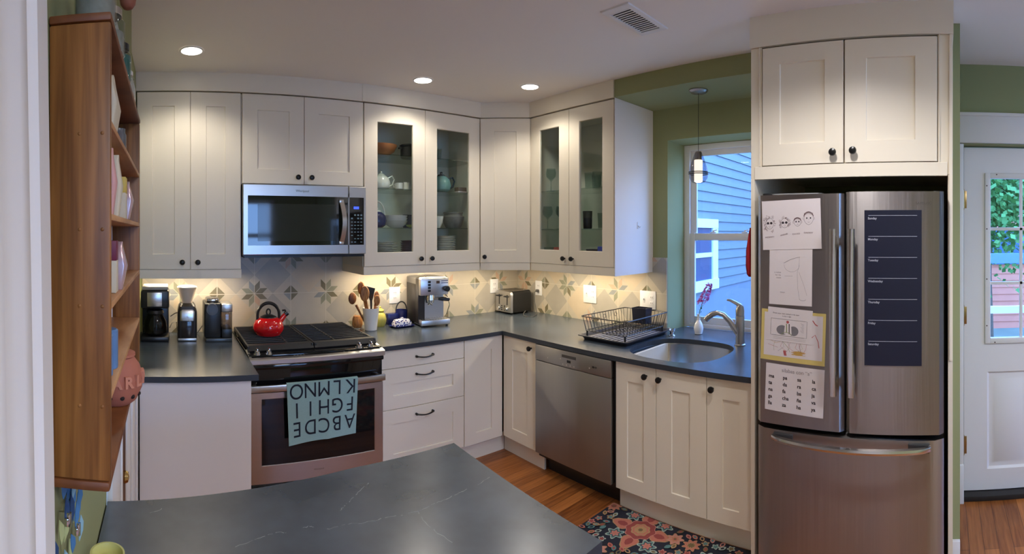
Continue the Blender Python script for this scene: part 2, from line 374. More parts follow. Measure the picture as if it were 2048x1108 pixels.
# ================================================================== back door on the right
m = MB()
m.box(-0.075, -0.06, -3.406, -3.446, 0, 2.03, 0.003); m.box(-0.075, -0.06, DY1, DY1-0.09, 0, 2.03, 0.003)
m.box(-0.085, -0.06, -3.406, DY1-0.10, 2.035, 2.19, 0.004)
m.box(-0.095, -0.06, -3.402, DY1-0.11, 2.185, 2.205, 0.004)
m.box(-0.082, -0.06, -3.402, -3.447, 0, 0.22, 0.003)
m.box(-0.62, -0.6, -3.368, -3.405, 0, 0.13, 0.003)
struct('trim_4', m, TRIM)
m = MB(); m.box(-0.06, 0.11, DY0, DY1, 0.0, 0.03, 0.004); struct('trim_5', m, mat('threshold', (0.02, 0.018, 0.018, 1), 0.5, noise=0.2), True)
def door_leaf():
    m = MB(); x0, x1 = 0.0, 0.045
    a, b = DY0-0.004, DY1+0.004      # hinge side first
    ys = (a, -3.58, -4.15, b); wz0, wz1 = 0.90, 1.86
    m.box(x0, x1, a, -3.585, 0.035, 2.022); m.box(x0, x1, -4.145, b, 0.035, 2.022)
    m.box(x0, x1, -3.585, -4.145, wz1, 2.022); m.box(x0, x1, -3.585, -4.145, 0.035, 0.155); m.box(x0, x1, -3.585, -4.145, 0.72, wz0)
    for (p, q) in ((-3.585, -3.835), (-3.895, -4.145)):   # two raised lower panels
        m.loft([[(x0, p, 0.155), (x0, q, 0.155), (x0, q, 0.72), (x0, p, 0.72)],
                [(x0+0.012, p-0.012, 0.167), (x0+0.012, q+0.012, 0.167), (x0+0.012, q+0.012, 0.708), (x0+0.012, p-0.012, 0.708)],
                [(x0+0.012, p-0.03, 0.185), (x0+0.012, q+0.03, 0.185), (x0+0.012, q+0.03, 0.69), (x0+0.012, p-0.03, 0.69)],
                [(x0+0.003, p-0.045, 0.20), (x0+0.003, q+0.045, 0.20), (x0+0.003, q+0.045, 0.675), (x0+0.003, p-0.045, 0.675)]], False, True)
    m.box(x0, x1, -3.835, -3.895, 0.155, 0.72); m.box(0.03, x1, -3.585, -4.145, 0.155, 0.72)
    return m
d1 = struct('door_1', door_leaf(), TRIM)
m = MB()
for (p, q, r, s_) in ((-3.572, -3.605, 0.885, 1.875), (-4.125, -4.158, 0.885, 1.875)): m.box(-0.012, 0.02, p, q, r, s_, 0.004)
for (r, s_) in ((0.885, 0.918), (1.842, 1.875)): m.box(-0.012, 0.02, -3.604, -4.126, r, s_, 0.004)
for z in (1.235, 1.55): m.box(-0.004, 0.012, -3.605, -4.125, z-0.009, z+0.009, 0.002)
for y in (-3.785, -3.955): m.box(-0.004, 0.012, y-0.009, y+0.009, 0.918, 1.842, 0.002)
gf = obj('window_grille', m, TRIM, d1)
m = MB(); m.box(0.013, 0.018, -3.59, -4.14, 0.905, 1.86); obj('pane', m, PANE, d1, False)
m = MB()
for y, z in ((-3.64, 1.865), (-3.583, 1.80), (-3.583, 1.55), (-3.583, 1.26), (-3.583, 0.99), (-3.63, 0.893)): m.cyl((-0.013, y, z), (-0.008, y, z), 0.004, n=8)
obj('screw_cap', m, mat('screw_dark', (0.05, 0.02, 0.015, 1), 0.4, noise=0.1), d1)
BRASS = mat('aged_brass', (0.42, 0.30, 0.14, 1), 0.35, metal=1.0, noise=0.15, scale=60)
for z in (1.72, 1.05, 0.30):
    m = MB(); m.cyl((-0.005, DY0, z-0.05), (-0.005, DY0, z+0.05), 0.007, n=10); m.box(-0.003, 0.003, DY0-0.02, DY0+0.012, z-0.05, z+0.05, 0.001)
    for k in (-0.054, 0.054): m.sph((-0.005, DY0, z+k), 0.007, 8, 6)
    obj('hinge', m, BRASS, d1)

# ================================================================== doorway on the left
m = MB()
m.box(XL, XL+0.016, -1.87, -2.098, 0, 2.10, 0.003)
m.box(XL+0.016, XL+0.022, -1.895, -1.915, 0, 2.10, 0.002)
m.box(XL, XL+0.016, -1.87, -1.30, 2.03, 2.12, 0.003)
struct('trim_6', m, TRIM)
m = MB()
m.box(XL-0.03, XL+0.010, -1.03, -1.60, 0, 2.06, 0.003)
m.box(XL+0.010, XL+0.018, -1.20, -1.235, 0, 2.03, 0.003); m.box(XL+0.010, XL+0.018, -1.44, -1.47, 0, 2.03, 0.003)
struct('trim_7', m, TRIM)
m = MB(); m.box(XL-0.070, XL-0.032, -1.56, -1.92, 0.0, 2.05); m.box(XL-0.032, XL+0.003, -1.601, -1.625, 0.0, 2.03) 
d3 = struct('door_2', m, wood('door_brown', S(96, 66, 52), S(128, 92, 74), 4, (6, 6, 0.5), 0.45), False)
m = MB(); m.lathe([(0.012, 0), (0.012, 0.018), (0.008, 0.022), (0.018, 0.032), (0.021, 0.042), (0.016, 0.052), (0.004, 0.056)], (XL-0.034, -1.665, 0.70), 20, axis='x')
obj('door_knob', m, mat('bright_brass', (0.70, 0.50, 0.20, 1), 0.18, metal=1.0, noise=0.05), d3)

# casing of the doorway beside the camera
m = MB()
def lean(p, k=-0.045): return p
prof = [(-3.40, 0.0), (-3.40, 0.020), (-3.00, 0.020), (-2.985, 0.028), (-2.965, 0.028), (-2.955, 0.020), (-2.915, 0.020), (-2.905, 0.026), (-2.880, 0.026), (-2.868, 0.018), (-2.856, 0.030), (-2.815, 0.030), (-2.806, 0.022), (-2.804, 0.0)]
def crow(z, sh): return [(XL+d, y+sh, z) for y, d in prof]
m.loft([crow(0.0, 0.085), crow(1.15, 0.040), crow(1.80, -0.0), crow(H, -0.045)])
struct('trim_8', m, TRIM)

# ================================================================== cabinets
KN = [(0.006, 0.0), (0.006, -0.012), (0.010, -0.015), (0.0155, -0.020), (0.0165, -0.026), (0.014, -0.032), (0.006, -0.035)]
def knob(parent, x, y, z, mt=KNOBM):
    m = MB(); m.lathe(KN, (x, y, z), 18, axis='y'); return obj('knob', m, mt, parent)
def pull(parent, x, y, z):
    m = MB(); n = 12; hw = 0.058
    m.tube([(x-hw+2*hw*k/n, y-0.010-0.016*math.sin(PI*k/n)**0.7, z-0.006*math.sin(PI*k/n)) for k in range(n+1)], [0.0055-0.0015*math.sin(PI*k/n) for k in range(n+1)], 8)
    for sx in (-1, 1): m.cyl((x+sx*hw, y, z), (x+sx*hw, y-0.013, z), 0.0075, n=12)
    return obj('handle', m, KNOBM, parent)
def door_mesh(m, x0, x1, z0, z1, yf, t=0.018, st=0.092, rt=0.085, rb=0.085, rec=0.007, glazed=False, slab=False):
    g = 0.0015; x0 += g; x1 -= g; z0 += g; z1 -= g
    if slab: m.box(x0, x1, yf, yf+t, z0, z1, 0.0012, 1); return m
    a, b, c, d = x0+st, x1-st, z0+rb, z1-rt
    ch = 0.0012
    R0 = lambda y, e: [(x0+e, y, z0+e), (x1-e, y, z0+e), (x1-e, y, z1-e), (x0+e, y, z1-e)]
    R1 = lambda y, e: [(a+e, y, c+e), (b-e, y, c+e), (b-e, y, d-e), (a+e, y, d-e)]
    if glazed:
        m.loft([R0(yf+t, 0), R0(yf+ch, 0), R0(yf, ch), R1(yf, 0), R1(yf+0.004, 0.003), R1(yf+t, 0.003), R0(yf+t, 0)], False, False)
    else:
        m.loft([R0(yf+t, 0), R0(yf+ch, 0), R0(yf, ch), R1(yf, 0), R1(yf+rec, 0.0022)], True, True)
    return m
def add_door(parent, x0, x1, z0, z1, yf, knobx=None, knobz=None, glazed=False, name='door', slab=False, pl=None, **kw):
    m = MB(); door_mesh(m, x0, x1, z0, z1, yf, glazed=glazed, slab=slab, **kw)
    d = obj(name, m, CAB, parent)
    if glazed:
        st = kw.get('st', 0.092); rt = kw.get('rt', 0.085); rb = kw.get('rb', 0.085)
        m = MB(); m.box(x0+st-0.002, x1-st+0.002, yf+0.008, yf+0.012, z0+rb-0.002, z1-rt+0.002); obj('glass_pane', m, CGLASS, d, False)
    if knobx is not None: knob(d, knobx, yf, knobz)
    if pl: pull(d, pl[0], yf, pl[1])
    return d
def open_body(parent, w_, dep, z0, z1, shelves=(), mid=False):
    m = MB(); t = 0.018; y0 = -dep+0.020
    m.box(0, t, y0, 0, z0, z1); m.box(w_-t, w_, y0, 0, z0, z1); m.box(t, w_-t, y0, 0, z0, z0+t); m.box(t, w_-t, y0, 0, z1-t, z1); m.box(t, w_-t, -0.008, 0, z0+t, z1-t)
    if mid: m.box(w_/2-0.009, w_/2+0.009, y0, y0+0.02, z0+t, z1-t)
    obj('body', m, CABIN, parent, False)
    for z in shelves:
        m = MB(); m.box(t+0.001, w_-t-0.001, y0+0.03, -0.009, z-0.007, z); obj('glass_shelf', m, SHELFG, parent, False)
def solid_body(parent, w_, dep, z0, z1, mt=CAB):
    m = MB(); m.box(0.0005, w_-0.0005, -dep+0.020, 0, z0, z1); obj('body', m, mt, parent, False)
def light_rail(parent, x0, x1, dep, z0, z1):
    m = MB(); m.box(x0, x1, -dep+0.002, -dep+0.020, z0, z1, 0.001, 1); obj('light_rail', m, CAB, parent)
# --- upper cabinets. local: x right, front = -y
ZB = ZDB
def side_skirt(parent, x, dep):
    m = MB(); m.box(x-0.016, x, -dep+0.020, -0.002, ZR, ZB); obj('side_skirt', m, CAB, parent, False)
c = thing('wall_cabinet', 'tall white wall cabinet with two solid doors, left of the microwave', 'cabinet', (-3.040, 0, 0))
solid_body(c, 0.625, DU, ZB, ZDT)
add_door(c, 0, 0.319, ZDB, ZDT, -DU, 0.270, 1.353, rt=0.083, rb=0.09); add_door(c, 0.319, 0.621, ZDB, ZDT, -DU, 0.362, 1.353, rt=0.083, rb=0.09)
light_rail(c, 0.002, 0.625, DU, ZR, ZB); side_skirt(c, 0.625, DU)
c = thing('wall_cabinet', 'short white two-door wall cabinet directly above the microwave', 'cabinet', (-2.415, 0, 0))
solid_body(c, 0.787, DU, 1.822, ZDT)
add_door(c, 0.004, 0.390, 1.824, ZDT, -DU, 0.347, 1.867, rt=0.095, rb=0.088); add_door(c, 0.390, 0.783, 1.824, ZDT, -DU, 0.433, 1.867, rt=0.098, rb=0.086)
c = thing('wall_cabinet', 'white two-door cabinet with glass panes, right of the microwave', 'cabinet', (-1.628, 0, 0))
open_body(c, 0.917, DU, ZB, ZDT, (1.563, 1.825, 2.055))
add_door(c, 0.002, 0.454, ZDB, ZDT, -DU, 0.412, 1.353, glazed=True, rt=0.111, rb=0.087); add_door(c, 0.454, 0.915, ZDB, ZDT, -DU, 0.497, 1.353, glazed=True, rt=0.113, rb=0.09)
light_rail(c, 0.0, 0.915, DU, ZR, ZB); side_skirt(c, 0.016, DU)
# diagonal corner cabinet
ang = math.atan2(-0.24, 0.281)
c = thing('wall_cabinet', 'narrow solid-door diagonal wall cabinet in the inside corner', 'cabinet', (-0.711, -DU, 0), ang)
ca, sa = math.cos(-ang), math.sin(-ang)
def loc2(x, y): x -= -0.711; y -= -DU; return (ca*x-sa*y, sa*x+ca*y)
m = MB(); m.prism([loc2(-0.709, -0.001), loc2(-0.709, -DU+0.012), loc2(-0.432+0.012, -0.644), loc2(-0.001, -0.644), loc2(-0.001, -0.001)], ZB, ZDT); obj('body', m, CAB, c, False)
add_door(c, 0.002, 0.368, ZDB, ZDT, -0.012, 0.036, 1.353, rt=0.095, rb=0.09, st=0.10)
m = MB(); m.box(0.004, 0.366, -0.010, 0.008, ZR, ZB, 0.001, 1); obj('light_rail', m, CAB, c)
# right glass cabinet
c = thing('wall_cabinet', 'white glass-door wall cabinet holding drinking glasses, beside the window', 'cabinet', (0, -0.646, 0), -PI/2)
open_body(c, 0.777, US, ZB, ZDT, (1.555, 1.83))
add_door(c, 0.002, 0.388, ZDB, ZDT, -US, 0.350, 1.353, glazed=True, rt=0.10, rb=0.095); add_door(c, 0.388, 0.775, ZDB, ZDT, -US, 0.428, 1.353, glazed=True, rt=0.095, rb=0.095)
light_rail(c, 0.002, 0.777, US, ZR, ZB)
m = MB(); m.box(0.779, 0.783, -US+0.002, -0.001, ZR, ZDT+0.006); obj('end_panel', m, PANEL, c, False)
m = MB(); m.box(-0.19, -0.172, -1.429, -1.432, 1.555, 1.60, 0.001); m.tube([(-0.181, -1.432, 1.575), (-0.181, -1.445, 1.56), (-0.181, -1.449, 1.572)], 0.003)
single('wall_hook', m, TRIM, 'small white hook stuck on the side of the glass cabinet', 'hook')

# --- base cabinets
KICK = 0.06; ZT = 0.121; ZC = CT-CTH
def toe(parent, x0, x1, dep, h=ZT):
    m = MB(); m.box(x0, x1, -dep+KICK, -dep+KICK+0.015, 0.0, h); obj('toe_kick', m, CAB, parent, False)
c = thing('base_cabinet', 'white base cabinet of three drawers right of the oven range', 'cabinet', (-1.635, 0, 0))
m = MB(); m.box(0.002, 0.597, -DB+0.020, 0, ZT, ZC); obj('body', m, CAB, c, False)
add_door(c, 0.001, 0.597, 0.713, ZC, -DB, name='drawer', slab=True, pl=(0.300, 0.770))
add_door(c, 0.001, 0.597, 0.467, 0.713, -DB, name='drawer', st=0.083, rt=0.090, rb=0.080, pl=(0.300, 0.663))
add_door(c, 0.001, 0.597, ZT+0.01, 0.467, -DB, name='drawer', st=0.083, rt=0.085, rb=0.065, pl=(0.300, 0.417))
toe(c, 0.002, 0.60, DB)
c = thing('base_cabinet', 'white blind-corner base cabinet door right of the drawers', 'cabinet', (-1.037, 0, 0))
m = MB(); m.box(0.002, 0.325, -DB+0.020, 0, ZT, ZC); obj('body', m, CAB, c, False)
add_door(c, 0.001, 0.319, ZT+0.006, ZC, -DB, rt=0.085, rb=0.075)
toe(c, 0.0, 0.382, DB)
c = thing('base_cabinet', 'narrow white base cabinet left of the dishwasher', 'cabinet', (0, -0.680, 0), -PI/2)
m = MB(); m.box(0.020, 0.345, -BS+0.020, -0.001, ZT, ZC); obj('body', m, CAB, c, False)
add_door(c, 0.003, 0.345, ZT+0.008, ZC, -BS, 0.290, 0.782, rt=0.085, rb=0.075)
m = MB(); m.box(-0.060, 0.350, -BS+KICK, -BS+KICK+0.015, 0.0, ZT); obj('toe_kick', m, CAB, c, False)
# sink cabinet: three doors
c = thing('base_cabinet', 'white three-door sink base cabinet between dishwasher and refrigerator', 'cabinet', (0, -1.655, 0), -PI/2)
m = MB(); m.box(0.001, 0.835, -BS+0.020, -BS+0.04, ZT, ZC); m.box(0.001, 0.02, -BS+0.04, -0.001, ZT, ZC); m.box(0.815, 0.835, -BS+0.04, -0.001, ZT, ZC); m.box(0.02, 0.815, -BS+0.04, -0.001, ZT, ZT+0.02); obj('body', m, CAB, c, False)
add_door(c, 0.003, 0.267, ZT+0.006, ZC, -BS, 0.208, 0.775, st=0.076, rt=0.10, rb=0.08)
add_door(c, 0.267, 0.562, ZT+0.006, ZC, -BS, 0.296, 0.773, rt=0.10, rb=0.075)
add_door(c, 0.562, 0.822, ZT+0.006, ZC, -BS, 0.597, 0.772, st=0.085, rt=0.10, rb=0.075)
toe(c, -0.012, 0.835, BS)
# left cabinet run with white end panel
c = thing('base_cabinet', 'white base cabinet end panel left of the oven range', 'cabinet', (-2.985, 0, 0))
m = MB(); m.box(0.0, 0.525, -1.000, -0.001, 0.10, ZC); obj('body', m, PANEL, c, False)
m = MB(); m.box(0.0, 0.528, -1.016, -1.001, 0.0, ZC, 0.001, 1); obj('end_panel', m, PANEL, c)

# --- worktops
def slab_with_hole(outer, hole, z0, z1):
    bm = bmesh.new()
    def loop(pts):
        vs = [bm.verts.new((x, y, z1)) for x, y in pts]
        return [bm.edges.new((vs[i], vs[(i+1) % len(vs)])) for i in range(len(vs))]
    es = loop(outer)+(loop(hole) if hole else [])
    bmesh.ops.triangle_fill(bm, use_beauty=True, edges=es)
    r = bmesh.ops.extrude_face_region(bm, geom=list(bm.faces))
    bmesh.ops.translate(bm, verts=[v for v in r['geom'] if isinstance(v, bmesh.types.BMVert)], vec=(0, 0, z0-z1))
    bmesh.ops.recalc_face_normals(bm, faces=bm.faces)
    mb = MB(); mb.bm.free(); mb.bm = bm
    for f in bm.faces: f.material_index = 0 if abs(f.normal.z) > 0.5 else 1
    return mb
SKC = (-0.398, -1.895); SKR = (0.262, 0.282)
def superell(c, r, n=2.8, N=56):
    out = []
    for k in range(N):
        t = 2*PI*k/N; ct_, st_ = math.cos(t), math.sin(t)
        out.append((c[0]+r[0]*math.copysign(abs(ct_)**(2/n), ct_), c[1]+r[1]*math.copysign(abs(st_)**(2/n), st_)))
    return out
mb = slab_with_hole([(-1.632, -0.001), (-1.632, -0.697), (-0.734, -0.697), (-0.734, -2.488), (-0.001, -2.488), (-0.001, WY1+0.002), (0.214, WY1+0.002), (0.214, WY0-0.001), (-0.001, WY0-0.001), (-0.001, -0.001)], superell(SKC, SKR), ZC, CT)
single('worktop', mb, [STONE, EDGE], 'dark soapstone L-shaped worktop running round the corner to the window', 'worktop', smooth=False)
mb = slab_with_hole([(-3.042, -0.001), (-3.042, -1.02), (-2.995, -1.035), (-2.424, -1.035), (-2.424, -0.001)], None, ZC, CT)
single('worktop', mb, [STONE, EDGE], 'dark soapstone worktop under the coffee machines left of the range', 'worktop', smooth=False)
mb = slab_with_hole([(-2.996, -2.105), (-2.70, -2.062), (-2.33, -2.016), (-1.985, -2.008), (-2.018, -2.640), (-2.996, -2.68)], None, ZC, CT)
VEINS = [[(-2.503, -2.268), (-2.447, -2.263), (-2.402, -2.273), (-2.352, -2.275), (-2.309, -2.283), (-2.263, -2.286), (-2.228, -2.278), (-2.193, -2.275), (-2.145, -2.27), (-2.101, -2.264)],
    [(-2.439, -2.206), (-2.415, -2.184), (-2.39, -2.164), (-2.356, -2.136), (-2.324, -2.111)],
    [(-2.719, -2.289), (-2.668, -2.269), (-2.632, -2.256), (-2.597, -2.248), (-2.584, -2.255)],
    [(-2.543, -2.246), (-2.527, -2.243), (-2.518, -2.25)],
    [(-2.27, -2.285), (-2.277, -2.323), (-2.274, -2.374), (-2.263, -2.429)],
    [(-2.089, -2.269), (-2.011, -2.244)],
    [(-2.889, -2.147), (-2.853, -2.125)]]
rv = random.Random(2); mb.m = 2
for vi, L in enumerate(VEINS):
    P = [Vector((*L[0], 0))]
    for q in L[1:]:
        a0 = P[-1]; q = Vector((*q, 0))
        for t in range(1, 7): P.append(a0.lerp(q, t/6)+Vector((rv.uniform(-1, 1), rv.uniform(-1, 1), 0))*0.0022)
        P[-1] = q
    for k in range(len(P)-1):
        if rv.random() < 0.15: continue
        wv = rv.uniform(0.0006, 0.0020)*(1 if vi < 4 else 0.6); d_ = (P[k+1]-P[k]).normalized(); n_ = Vector((-d_.y, d_.x, 0))*wv/2
        mb.face([tuple(p)[:2]+(CT+0.0001,) for p in (P[k]-n_, P[k+1]-n_, P[k+1]+n_, P[k]+n_)])
single('worktop', mb, [STONE, EDGE, mat('stone_vein', S(108, 118, 124), 0.4, noise=0.3, scale=60)], 'veined grey soapstone peninsula top in the foreground', 'worktop', smooth=False)
c = thing('base_cabinet', 'white cabinet carrying the foreground peninsula top', 'cabinet', (-2.96, -2.36, 0))
m = MB(); m.box(0, 0.90, -0.25, 0.25, 0.10, ZC); obj('body', m, PANEL, c, False)
m = MB(); m.box(0.03, 0.87, -0.22, 0.22, 0.0, 0.10); obj('toe_kick', m, CAB, c, False)

# ================================================================== backsplash tiles
TONE = [mat('tile_base', S(184, 174, 156), 0.32, noise=0.10, scale=9), mat('tile_grey', S(164, 157, 145), 0.32, noise=0.12, scale=9), mat('tile_sand', S(192, 176, 152), 0.32, noise=0.10, scale=9),
        mat('tile_blue_grey', S(138, 140, 138), 0.32, noise=0.18, scale=20), mat('tile_green', S(136, 136, 116), 0.32, noise=0.22, scale=20), mat('tile_olive', S(112, 104, 80), 0.32, noise=0.25, scale=20),
        mat('tile_blush', S(188, 158, 134), 0.32, noise=0.12, scale=20), mat('tile_grout', S(202, 194, 178), 0.7, noise=0.03)]
def clip(poly, x0, x1, z0, z1):
    for ax, lim, sgn in ((0, x0, 1), (0, x1, -1), (1, z0, 1), (1, z1, -1)):
        out = []
        for i in range(len(poly)):
            p, q = poly[i], poly[(i+1) % len(poly)]
            a, b = (p[ax]-lim)*sgn, (q[ax]-lim)*sgn
            if a >= 0: out.append(p)
            if a*b < 0:
                t = a/(a-b); out.append((p[0]+t*(q[0]-p[0]), p[1]+t*(q[1]-p[1])))
        poly = out
        if len(poly) < 3: return []
    return poly
def splash(zones, ox, seed, Tm):
    rnd = random.Random(seed); m = MB(Tm); P = 0.2565; s = 0.056
    for (x0, x1, z0, z1) in zones:
        m.m = 0; m.box(x0, x1, -0.006, -0.0005, z0, z1)
        def put(poly, mi, off):
            poly = clip(poly, x0, x1, z0, z1)
            if poly: m.m = mi; m.face([(x, -0.006-off, z) for x, z in poly])
        i0, i1 = int((x0-ox)/P)-2, int((x1-ox)/P)+2
        for i in range(i0, i1):
            for j in range(-2, 3):
                cx, cz = ox+i*P, 1.110+j*P
                rr = random.Random(i*31+j*7+seed)
                q = [(cx+P/2+dx*P/2, cz+P/2+dz*P/2) for dx, dz in ((1, 0), (0, 1), (-1, 0), (0, -1))]
                put(q, rr.choice((1, 1, 2, 0)), 0.0002)
                g = 0.0016
                put([(cx-g, cz-P/2), (cx+g, cz-P/2), (cx+g, cz+P/2), (cx-g, cz+P/2)], 7, 0.0004)
                if j % 2 == 0: put([(cx-P/2, cz-g), (cx+P/2, cz-g), (cx+P/2, cz+g), (cx-P/2, cz+g)], 7, 0.0004)
                if (i+j) % 2 == 0:
                    for k in range(8):
                        a = k*PI/4; b = a+PI/4; ins = 0.10
                        v = [(0, 0), (s*math.cos(a), s*math.sin(a)), (s*(math.cos(a)+math.cos(b)), s*(math.sin(a)+math.sin(b))), (s*math.cos(b), s*math.sin(b))]
                        c0 = (sum(p[0] for p in v)/4, sum(p[1] for p in v)/4)
                        v = [(cx+p[0]+(c0[0]-p[0])*ins, cz+p[1]+(c0[1]-p[1])*ins) for p in v]
                        put(v, rr.choice((3, 3, 4, 4, 5, 6, 2)), 0.0006)
                else:
                    r_ = 0.053; g = 0.003
                    for sx, sz in ((1, 1), (1, -1), (-1, 1), (-1, -1)):
                        put([(cx+sx*g, cz+sz*g), (cx+sx*r_, cz+sz*g), (cx+sx*g, cz+sz*r_)], rr.choice((5, 5, 4, 3)), 0.0006)
    return m
single('tile_backsplash', splash([(-3.03, -2.42, CT, ZR+0.03), (-2.42, -1.62, CT, 1.387), (-1.62, -0.007, CT, ZR+0.03)], -2.267, 3, Matrix()), TONE,
       'star-patterned beige tile backsplash behind the range and coffee machines', 'backsplash', smooth=False, recalc=False)
single('tile_backsplash', splash([(0.0, 1.42, CT, ZR+0.03), (1.42, 1.546, CT, 1.357)], 0.10, 5, Matrix.Rotation(-PI/2, 4, 'Z')), TONE,
       'star-patterned beige tile backsplash behind toaster and dish rack', 'backsplash', smooth=False, recalc=False)

# ================================================================== oven range
SX0, SX1 = -2.420, -1.637; SW = SX1-SX0
c = thing('oven_range', 'stainless steel gas range with black cast iron grates', 'range', (SX0, 0, 0))
m = MB()
m.box(0.0, SW, -0.690, -0.02, 0.10, 0.845); obj('body', m, BLACK, c, False)
m = MB(); m.box(0.02, SW-0.02, -0.60, -0.05, 0.0, 0.10); obj('plinth', m, BLACK, c, False)
m = MB(); m.box(-0.0, SW, -0.70, -0.02, 0.846, 0.862, 0.003); obj('cooktop', m, GLOSSB, c)
m = MB()  # steel front rail + rounded ends
m.prismx([(-0.742, 0.818), (-0.748, 0.824), (-0.748, 0.845), (-0.742, 0.851), (-0.728, 0.853), (-0.700, 0.853), (-0.700, 0.818)], 0.0, SW)
m.prismx([(-0.742, 0.851), (-0.60, 0.872), (-0.60, 0.862), (-0.73, 0.846)], 0.0, 0.016); m.prismx([(-0.742, 0.851), (-0.60, 0.872), (-0.60, 0.862), (-0.73, 0.846)], SW-0.016, SW)
obj('front_rail', m, STEELH, c)
m = MB()
m.prismx([(-0.732, 0.850), (-0.62, 0.868), (-0.62, 0.855), (-0.73, 0.845)], 0.017, SW-0.017); cp = obj('control_panel', m, GLOSSB, c, False)
m = MB(); m.box(0.30, 0.345, -0.700, -0.684, 0.862, 0.8625);
sl = 0.018/0.112
def onpanel(x, y): return (x, y, 0.850+(y+0.732)*sl*1.0+0.0012)
m = MB(); m.face([onpanel(0.372, -0.700), onpanel(0.415, -0.700), onpanel(0.415, -0.668), onpanel(0.372, -0.668)]); obj('display', m, mat('blue_display', (0.02, 0.03, 0.3, 1), 0.3, emis=(0.05, 0.10, 1.0), es=1.4, noise=0.01), cp, False, False)
m = MB()
for k in range(6):
    for r_ in range(3):
        if random.random() < 0.8: x = 0.25+0.018*k if k < 4 else 0.42+0.03*k; y = -0.712+0.02*r_; m.face([onpanel(x, y), onpanel(x+0.010, y), onpanel(x+0.010, y+0.004), onpanel(x, y+0.004)])
obj('printed_legend', m, mat('grey_print', S(150, 150, 150), 0.5, noise=0.05), cp, False, False)
for x in (0.052, 0.118, 0.648, 0.722):
    m = MB(); b = Vector(onpanel(x, -0.678)); n_ = Vector((0, -sl, 1)).normalized()
    m.cyl(b, b+n_*0.006, 0.021, 0.020, 20); m.cyl(b+n_*0.006, b+n_*0.020, 0.017, 0.014, 20)
    m.box(b.x-0.004, b.x+0.004, b.y-0.016, b.y+0.016, b.z+0.018, b.z+0.034, 0.002)
    obj('knob', m, CHROME, c)
for gi, (ga, gb) in enumerate(((0.006, SW/2-0.003), (SW/2+0.003, SW-0.006))):
    m = MB()
    zt_, zb_ = 0.896, 0.884; y0_, y1_ = -0.628, -0.045
    bw = 0.007
    m.box(ga, ga+0.012, y0_, y1_, 0.874, zt_, 0.003); m.box(gb-0.012, gb, y0_, y1_, 0.874, zt_, 0.003)
    m.prismx([(y0_-0.004, 0.866), (y0_-0.008, 0.872), (y0_+0.012, zt_+0.001), (y0_+0.045, zt_+0.001), (y0_+0.045, 0.888)], ga, gb)
    m.box(ga, gb, y1_-0.014, y1_, 0.874, zt_, 0.003)
    N = 12
    for k in range(N):
        y = y0_+0.062+(y1_-y0_-0.085)*k/(N-1); m.box(ga+0.008, gb-0.008, y-bw/2, y+bw/2, zb_, zt_, 0.002)
    xm = (ga+gb)/2+(0.05 if gi == 0 else -0.05)
    m.box(xm-0.006, xm+0.006, y0_+0.03, y1_, 0.880, zt_-0.001, 0.002)
    for x in (ga+0.006, gb-0.006):
        for y in (y0_+0.02, y1_-0.02): m.cyl((x, y, 0.862), (x, y, 0.878), 0.007, n=8)
    obj('grate', m, IRON, c)
    for y in (-0.47, -0.19):
        m = MB(); xx = (ga+gb)/2+(-0.04 if gi == 0 else 0.04); m.lathe([(0.045, 0), (0.045, 0.006), (0.034, 0.010), (0.034, 0.015), (0.02, 0.017)], (xx, y, 0.862), 20); obj('burner', m, BLACK, c)
m = MB(); m.box(0.0, SW, -0.705, -0.691, 0.665, 0.816, 0.003); m.box(0.0, SW, -0.735, -0.70, 0.790, 0.817, 0.008); obj('vent_panel', m, GLOSSB, c)
# oven door
m = MB(); y = -0.722
ox0, ox1, oz0, oz1 = 0.002, SW-0.002, 0.172, 0.662; wx0, wx1, wz0, wz1 = 0.068, SW-0.052, 0.268, 0.630
m.loft([[(ox0, -0.691, oz0), (ox1, -0.691, oz0), (ox1, -0.691, oz1), (ox0, -0.691, oz1)], [(ox0, y, oz0), (ox1, y, oz0), (ox1, y, oz1), (ox0, y, oz1)],
        [(wx0, y, wz0), (wx1, y, wz0), (wx1, y, wz1), (wx0, y, wz1)], [(wx0+0.003, y+0.003, wz0+0.003), (wx1-0.003, y+0.003, wz0+0.003), (wx1-0.003, y+0.003, wz1-0.003), (wx0+0.003, y+0.003, wz1-0.003)]], True, False)
od = obj('oven_door', m, STEELH, c, False)
m = MB(); m.box(wx0, wx1, y+0.0025, y+0.008, wz0, wz1); obj('door_window', m, GLOSSB, od, False)
m = MB(); m.box(0.0, SW, -0.758, -0.738, 0.676, 0.712, 0.005)
for x in (0.03, SW-0.03): m.box(x-0.012, x+0.012, -0.742, -0.706, 0.682, 0.706, 0.003)
obj('handle', m, STEELH, od)
m = MB(); m.text('Whirlpool', 0.014, (SW/2, y-0.0005, 0.215), align='CENTER', off=0.0004); obj('badge', m, mat('badge_grey', S(120, 112, 104), 0.4, metal=0.6, noise=0.05), od, False, False)
m = MB(); m.box(0.002, SW-0.002, -0.718, -0.690, 0.045, 0.150, 0.003); obj('bottom_drawer', m, STEELH, c)

